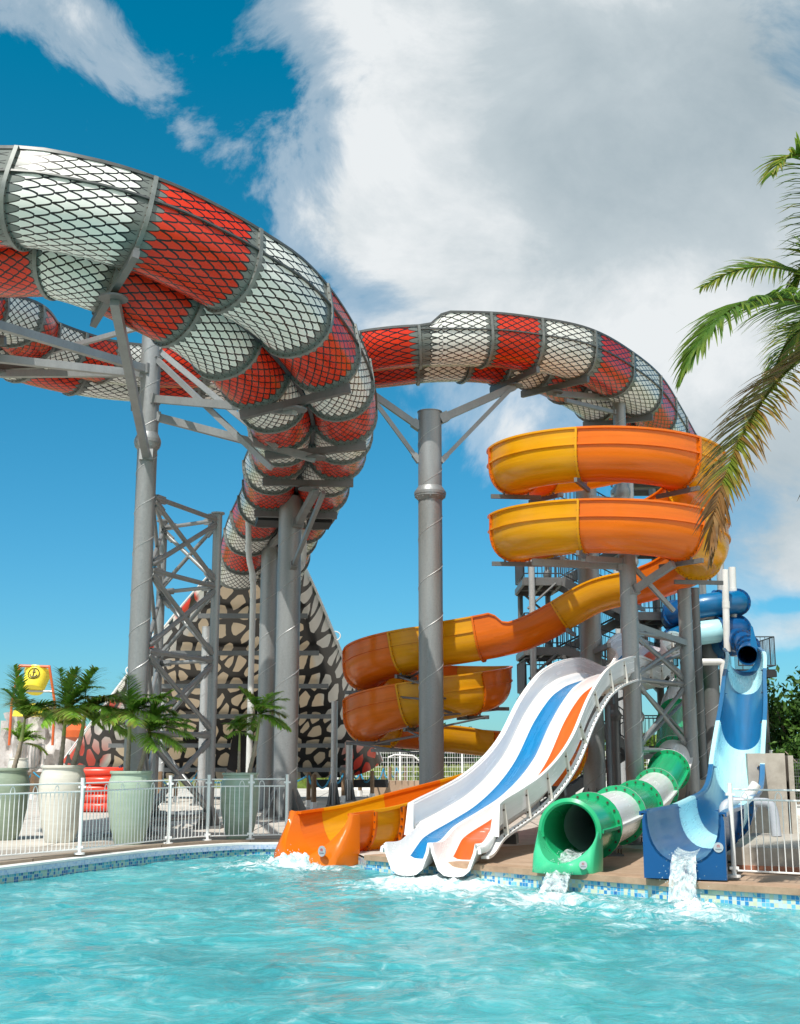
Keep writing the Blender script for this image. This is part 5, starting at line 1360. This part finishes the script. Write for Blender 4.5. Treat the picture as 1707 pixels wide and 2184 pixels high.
for p, q in (((828, 1616), (842, 1610)), ((842, 1610), (882, 1612)), ((882, 1612), (898, 1626))):
    a, c = P(*p, 50), P(*q, 50); b = MB(); b.tube(a, c, .035, n=6); L = (c-a).length
    for i in range(int(L/.22)+1):
        e = a.lerp(c, i/max(1, int(L/.22))); b.tube(e, (e.x, e.y, e.z-1.0), .02, n=5)
    b.build('rail_run', m_white, wr)
b = MB(); b.box((X(862, 1640, 50.6), 50.6, .3), (2.6, 1.0, .6)); b.build('ramp', m_tan, wr)
fb2 = thing('side_fence', 'grey wire mesh fence with white posts at the right edge before the bushes', 'fence', (12, 33, 0))
for k in range(5):
    x, y = 10.3 + 1.5*k, 34.5 - 1.6*k*0.6
    b = MB(); b.tube((x, y, 0), (x, y, 1.75), .045, n=8); b.build('fence_post', m_white, fb2)
    if k < 4:
        b = MB(); x2, y2 = 10.3 + 1.5*(k+1), 34.5 - .96*(k+1)
        for i in range(30): t = i/30; b.tube((x+(x2-x)*t, y+(y2-y)*t, .3), (x+(x2-x)*t, y+(y2-y)*t, 1.5), .006, n=4, cap=False)
        for i in range(14): z = .3 + 1.2*i/13; b.tube((x, y, z), (x2, y2, z), .006 if i % 4 else .014, n=4, cap=False)
        b.build('mesh_panel', m_steel_d, fb2)
b = MB(); b.box((13.3, 32.75, .15), (7.0, .18, .3), Matrix.Rotation(-.57, 3, 'Z')); b.build('fence_kerb', m_white, fb2, False)
m_fol = col_mat('tree_leaf', .5, .2, .25)
def crown(mb, c, r, n, size, rg, hi=(.075, .16, .022), lo=(.018, .060, .012)):
    cl = []
    for k in range(26):
        while True:
            p = Vector((rg.uniform(-1, 1), rg.uniform(-1, 1), rg.uniform(-1, 1)))
            if .35 < p.length < 1: break
        cl.append((p, rg.uniform(.20, .42), rg.random()))
    for i in range(n):
        p, rad, tone = cl[rg.randrange(len(cl))]
        q = Vector((rg.gauss(0, .5), rg.gauss(0, .5), rg.gauss(0, .5)))*rad + p
        w = Vector((c[0]+q.x*r[0], c[1]+q.y*r[1], c[2]+q.z*r[2]))
        if w.z < .05: continue
        a = Vector((rg.uniform(-1, 1), rg.uniform(-1, 1), rg.uniform(-.6, 1))).normalized(); x = a.orthogonal().normalized(); x.rotate(Matrix.Rotation(rg.uniform(0, 6.28), 3, a)); y = a.cross(x)
        s = size*rg.uniform(.6, 1.3); b = len(mb.v); mb.v += [w - x*s, w - y*s*.45 + a*s*.1, w + x*s, w + y*s*.45 + a*s*.1]
        t = min(1, max(0, tone*.6 + rg.uniform(-.2, .4))); cc = lerp3(lo, hi, t); mb.col += [cc]*4; mb.face((b, b+1, b+2, b+3))
def tree(label, x, y, h, r, n, size, seed, cat='tree', name='bushy_tree', group='trees beyond the park fence', hi=None, lo=None):
    rg = random.Random(seed); t = thing(name, label, cat, (x, y, 0), group); b = MB()
    b.polytube([Vector((x, y, -.1)), Vector((x+.05, y, h*.3)), Vector((x-.05, y+.05, h*.6))], [h*.045, h*.035, h*.02], 8)
    for k in range(5):
        a = k*1.3; b.polytube([Vector((x, y, h*.25)), Vector((x + r*.35*math.cos(a), y + r*.35*math.sin(a), h*.5)), Vector((x + r*.7*math.cos(a), y + r*.7*math.sin(a), h*.72))], [h*.025, h*.016, h*.006], 6)
    b.build('trunk', m_trunk, t)
    b = MB(); crown(b, (x, y, h*.55), (r, r, h*.45), n, size, rg, *( (hi, lo) if hi else ())); b.build('crown', m_fol, t, False)
tree('dense green bushy tree behind the side fence, next to the blue slide', 13.4, 42, 4.2, 1.5, 5200, .13, 1)
tree('tallest bushy tree cut by the right edge of the photo', 15.2, 41, 5.3, 2.0, 5600, .13, 2)
tree('low bright shrub at the foot of the right trees', 13.0, 38.5, 2.4, 1.5, 4200, .10, 3, hi=(.11, .21, .03), lo=(.03, .09, .015))
tree('low shrub behind the mesh fence under the tallest tree', 15.2, 37.5, 2.6, 1.7, 4200, .10, 4)
for i, (u, Y, h, r, lab) in enumerate(((905, 150, 5.2, 4.5, 'tallest dark tree on the skyline left of the lone column'), (862, 150, 3.8, 5, 'rounded skyline tree nearest the cobra hood'), (940, 155, 4.6, 5, 'skyline tree half hidden by the lone column'), (985, 155, 4.2, 6, 'skyline tree just right of the lone column'), (1040, 160, 4.0, 7, 'skyline tree beside the white slide wall'), (820, 155, 3.2, 5, 'lowest skyline bush beside the cobra hood'))):
    tree(lab, X(u, 1600, Y), Y, h, r, 1500, .55, 20+i, hi=(.05, .12, .03), lo=(.015, .05, .015))
for i, (u, Y, h, r, lab) in enumerate(((1225, 66, 1.9, 1.8, 'yellow green shrub behind the mesh fence left of the grey columns'), (1300, 67, 2.4, 2.0, 'yellow green shrub seen between the grey columns'), (1400, 67, 2.1, 2.2, 'yellow green shrub behind the green tube'), (1345, 70, 3.0, 1.8, 'taller loose shrub behind the back fence'))):
    tree(lab, X(u, 1600, Y), Y, h, r, 1500, .2, 40+i, 'shrub', 'shrub', 'shrubs behind the back fence', (.20, .28, .04), (.05, .12, .02))
gm = MB(); rg = random.Random(8)
for i in range(5200):
    x, y = rg.uniform(-8, 34), rg.uniform(61, 125); h = rg.uniform(.3, .9); b_ = len(gm.v); a = rg.uniform(0, 3.1); d = Vector((math.cos(a), math.sin(a), 0))*rg.uniform(.2, .5)
    gm.v += [Vector((x, y, -.02)) - d, Vector((x, y, -.02)) + d, Vector((x + rg.uniform(-.2, .2), y, h))]; cc = lerp3((.10, .17, .03), (.30, .33, .07), rg.random()); gm.col += [cc]*3; gm.face((b_, b_+1, b_+2))
tag(gm.build('scrub', m_fol, None, False), kind='stuff')
hb = thing('far_building', 'white flat roofed house with blue window far behind the columns', 'house', (X(1222, 1600, 110), 110, 0))
b = MB(); b.box((X(1222, 1600, 110), 112, 1.9), (4.4, 4, 3.8)); b.build('wall', m_white, hb, False)
b = MB(); b.box((X(1222, 1600, 110), 112, 3.95), (4.8, 4.4, .25)); b.build('roof', m_tan, hb, False)
for u in (1213, 1228): b = MB(); b.box((X(u, 1600, 110), 109.97, 2.4), (.7, .1, .9)); b.build('window', m_bld, hb, False)
# ------------------------------------------------------------------ concrete foundation, block, plumbing at the right
m_conc = concrete_mat('stained_concrete', (.30, .26, .21), (.50, .46, .40))
fw = MB(); fw.box((6.92, 23.6, .82), (.66, 1.6, 1.64), Matrix.Rotation(-.25, 3, 'Z')); fw.box((7.30, 23.35, .80), (.09, 1.2, 1.6), Matrix.Rotation(-.25, 3, 'Z'))
o = fw.build('foundation_wall', m_conc, None, False); tag(o, 'tall stained concrete wall end standing right of the blue slide', 'wall')
fw = MB(); fw.box((8.0, 31.2, .5), (3.4, .5, 1.0)); fw.box((7.4, 30.2, .3), (.5, 1.8, .6))
o = fw.build('foundation_wall', m_conc, None, False); tag(o, 'low concrete footing in shade under the upper green tube', 'wall')
blk = MB(); blk.box((5.72, 19.1, .17), (1.0, 3.4, .34), Matrix.Rotation(-.36, 3, 'Z')); o = blk.build('concrete_block', m_conc, None, False); tag(o, 'low pale concrete slab between the right railing and the blue slide', 'slab')
ts = MB(); ts.box((5.55, 17.15, .07), (2.0, .16, .06), Matrix.Rotation(-.62, 3, 'Z')); o = ts.build('timber_edge', plain('red_timber', (.36, .15, .09), .7, 0, .3, 8), None, False); tag(o, 'reddish timber edging under the right railing', 'timber')
def elbow(label, pts, r): pipe(label, [Vector(p) for p in pts], r, m_pvcg, 'grey plumbing pipes')
elbow('grey plumbing pipe bending down onto the slab, nearest the blue slide', [(5.15, 19.9, .35), (5.15, 19.9, .55), (5.17, 19.95, .78), (5.3, 20.0, .86), (5.5, 20.05, .86)], .085)
elbow('grey plumbing pipe bending down onto the slab, farther right', [(5.45, 20.04, .86), (5.75, 20.05, .86), (5.9, 20.03, .84), (5.96, 20.0, .70), (5.97, 19.95, .34)], .075)
pipe('white plumbing stub slanting up behind the grey elbows', [Vector((5.45, 20.3, .62)), Vector((5.62, 20.35, .88)), Vector((5.82, 20.4, 1.14))], .085, m_pvc)
def weed(label, x, y, h, seed):
    rg = random.Random(seed); t = thing('weed', label, 'weed', (x, y, 0), 'weeds in the gravel'); b = MB(); l = MB()
    for k in range(5):
        p = Vector((x, y, 0)); d = Vector((rg.uniform(-.4, .4), rg.uniform(-.4, .4), 1)).normalized(); pts = [p]
        for i in range(5): d = (d + Vector((rg.uniform(-.25, .25), rg.uniform(-.25, .25), -.06))).normalized(); pts.append(pts[-1] + d*h/5)
        b.polytube(pts, .006, 4)
        for q in pts[1:]:
            for j in range(5):
                a = rg.uniform(0, 6.28); dd = Vector((math.cos(a), math.sin(a), rg.uniform(-.3, .5))); s_ = rg.uniform(.03, .06); yv = Vector((-dd.y, dd.x, 0)); n0 = len(l.v)
                l.v += [q, q + dd*s_ + yv*s_*.35, q + dd*s_*2, q + dd*s_ - yv*s_*.35]; l.col += [lerp3(GRN, YEL, rg.random()*.6)]*4; l.face((n0, n0+1, n0+2, n0+3))
    b.build('stem', m_shaft, t); l.build('leaf_spray', m_leaf, t, False)
weed('small leafy weed by the slab corner in the white gravel', 6.45, 18.6, .55, 1); weed('small leafy weed in the gravel near the railing', 6.55, 17.2, .45, 2); weed('taller yellowish weed by the foundation wall', 7.7, 21.8, .9, 3); weed('leafy weed at the right photo edge in gravel', 7.3, 20.3, .6, 4)
# ------------------------------------------------------------------ water pouring from the mouths
N = NT('white_water'); g = N.geo(); n = N.noise(N.scalev(g, (22, 22, 5)), 1.0, 6, .7); n2 = N.noise(N.scalev(g, (9, 9, 3)), 1.3, 4, .6)
bs_ = N.n('ShaderNodeBsdfPrincipled'); N.put(bs_.inputs['Base Color'], N.ramp(n, [(.35, (.50, .72, .74)), (.6, (.86, .90, .91))])); bs_.inputs['Roughness'].default_value = .15
N.put(bs_.inputs['Normal'], N.bump(n, .8, .03)); tr = N.n('ShaderNodeBsdfTransparent'); mx = N.n('ShaderNodeMixShader')
N.put(mx.inputs[0], N.ramp(n2, [(.38, .08), (.62, .85)])); N.t.links.new(tr.outputs[0], mx.inputs[1]); N.t.links.new(bs_.outputs[0], mx.inputs[2]); N.t.links.new(mx.outputs[0], N.out.inputs[0])
m_spray = N.m
def spill(name, path, d_in, bed, w, drop_z, reach, seed, label=None):
    """sheet of water running down the trough and falling off its lip, ragged and lumpy, with flung drops"""
    rg = random.Random(seed); c, T, S, U = path.frame(path.L); T = Vector((T.x, T.y, 0)).normalized(); S = T.cross(Vector((0,0,1))); mb = MB(); nu, nv = 14, 26; rows = []
    lip = c + Vector((0, 0, bed)); fall = lip.z - drop_z
    for layer in (0, 1):
        for j in range(nv+1):
            t = j/nv; 
            if t < .35: q = lip - T*(d_in*(1 - t/.35)) + Vector((0, 0, .02 + .05*(1-t/.35)))
            else:
                f = (t-.35)/.65; q = lip + T*(reach*f) - Vector((0, 0, fall*f*f - .02))
            for i in range(nu+1):
                x = -1 + 2*i/nu; ww = w*(1 + (.25*max(0, t-.35)))
                no = noise.noise(Vector((x*3 + seed, t*7, 1))); edge = 1 + .12*noise.noise(Vector((seed, t*9, x)))
                th = (.006 + .085*max(0, t-.3)) * (1 - x*x*.6)
                mb.v.append(q + S*(x*ww*edge) + T*(.06*no*max(0, t-.3)) + Vector((0, 0, (th if layer == 0 else -.0) + .03*no*min(1, t*2.2) + .06*x*x*(1 if t < .35 else 0))) + (T*(th*1.6*max(0, t-.35)) if layer == 0 else Vector((0,0,0))))
    o = (nu+1)*(nv+1)
    for j in range(nv):
        for i in range(nu): a = j*(nu+1)+i; mb.face((a, a+1, a+nu+2, a+nu+1)); mb.face((o+a, o+a+nu+1, o+a+nu+2, o+a+1))
    for k in range(260):
        f = rg.random()**.7; q = lip + T*(reach*f*rg.uniform(.7, 1.35)) - Vector((0, 0, fall*f*f)) + S*rg.gauss(0, w*.75) + Vector((0, 0, rg.uniform(-.05, .12))); mb.sphere(q, rg.uniform(.003, .009), 5, 3)
    return tag(mb.build(name, m_spray, None, True, 80), kind='stuff')
spill('water_spill', green, .5, -.385, .15, WZ, .62+.34, 1); spill('water_spill', blue, .7, -.585, .15, WZ, .42, 2)
def splash(cx, cy, rx, ry, h, seed, n=420, rot=0):
    rg = random.Random(seed); mb = MB(); nu, nv = 46, 20
    for j in range(nv+1):
        for i in range(nu):
            a = 2*math.pi*i/nu; r = j/nv; k = 1 + .28*noise.noise(Vector((math.cos(a)*2.2, math.sin(a)*2.2, seed))); x, y = rx*k*r*math.cos(a), ry*k*r*math.sin(a)
            z = WZ + .01 + h*(1-r**1.6)*(.45 + .55*abs(noise.fractal(Vector((x*3.5+seed, y*3.5, 2)), .8, 2.2, 4))*2.0) - .05*r
            xr, yr_ = x*math.cos(rot)-y*math.sin(rot), x*math.sin(rot)+y*math.cos(rot); mb.v.append(Vector((cx+xr, cy+yr_, z)))
    for j in range(nv):
        for i in range(nu): k = (i+1) % nu; mb.face((j*nu+i, j*nu+k, (j+1)*nu+k, (j+1)*nu+i))
    for k in range(n):
        a = rg.uniform(0, 6.28); r = rg.random()**.6; x, y = rx*r*math.cos(a), ry*r*math.sin(a); xr, yr_ = x*math.cos(rot)-y*math.sin(rot), x*math.sin(rot)+y*math.cos(rot)
        mb.sphere((cx+xr, cy+yr_, WZ + .02 + h*rg.random()**1.6*1.35*(1.1-r)), rg.uniform(.003, .009), 5, 3)
    return tag(mb.build('splash', m_foam, None, True, 80), kind='stuff')
N = NT('foam'); g = N.geo(); n = N.noise(g, 22, 6, .75); n2 = N.noise(g, 7, 5, .7)
N.bsdf(N.ramp(n2, [(.36, (.36, .62, .65)), (.56, (.84, .88, .89))]), .5, 0, N.bump(n, .9, .04), .3); m_foam = N.m
splash(-1.85, 20.9, .80, .36, .26, 1, 480, -.75); splash(.12, 18.25, .36, .16, .10, 2, 160, -.4); splash(.75, 18.0, .36, .16, .10, 3, 160, -.4); splash(1.95, 16.45, .34, .26, .12, 4, 160); splash(3.55, 15.25, .40, .30, .14, 5, 200)
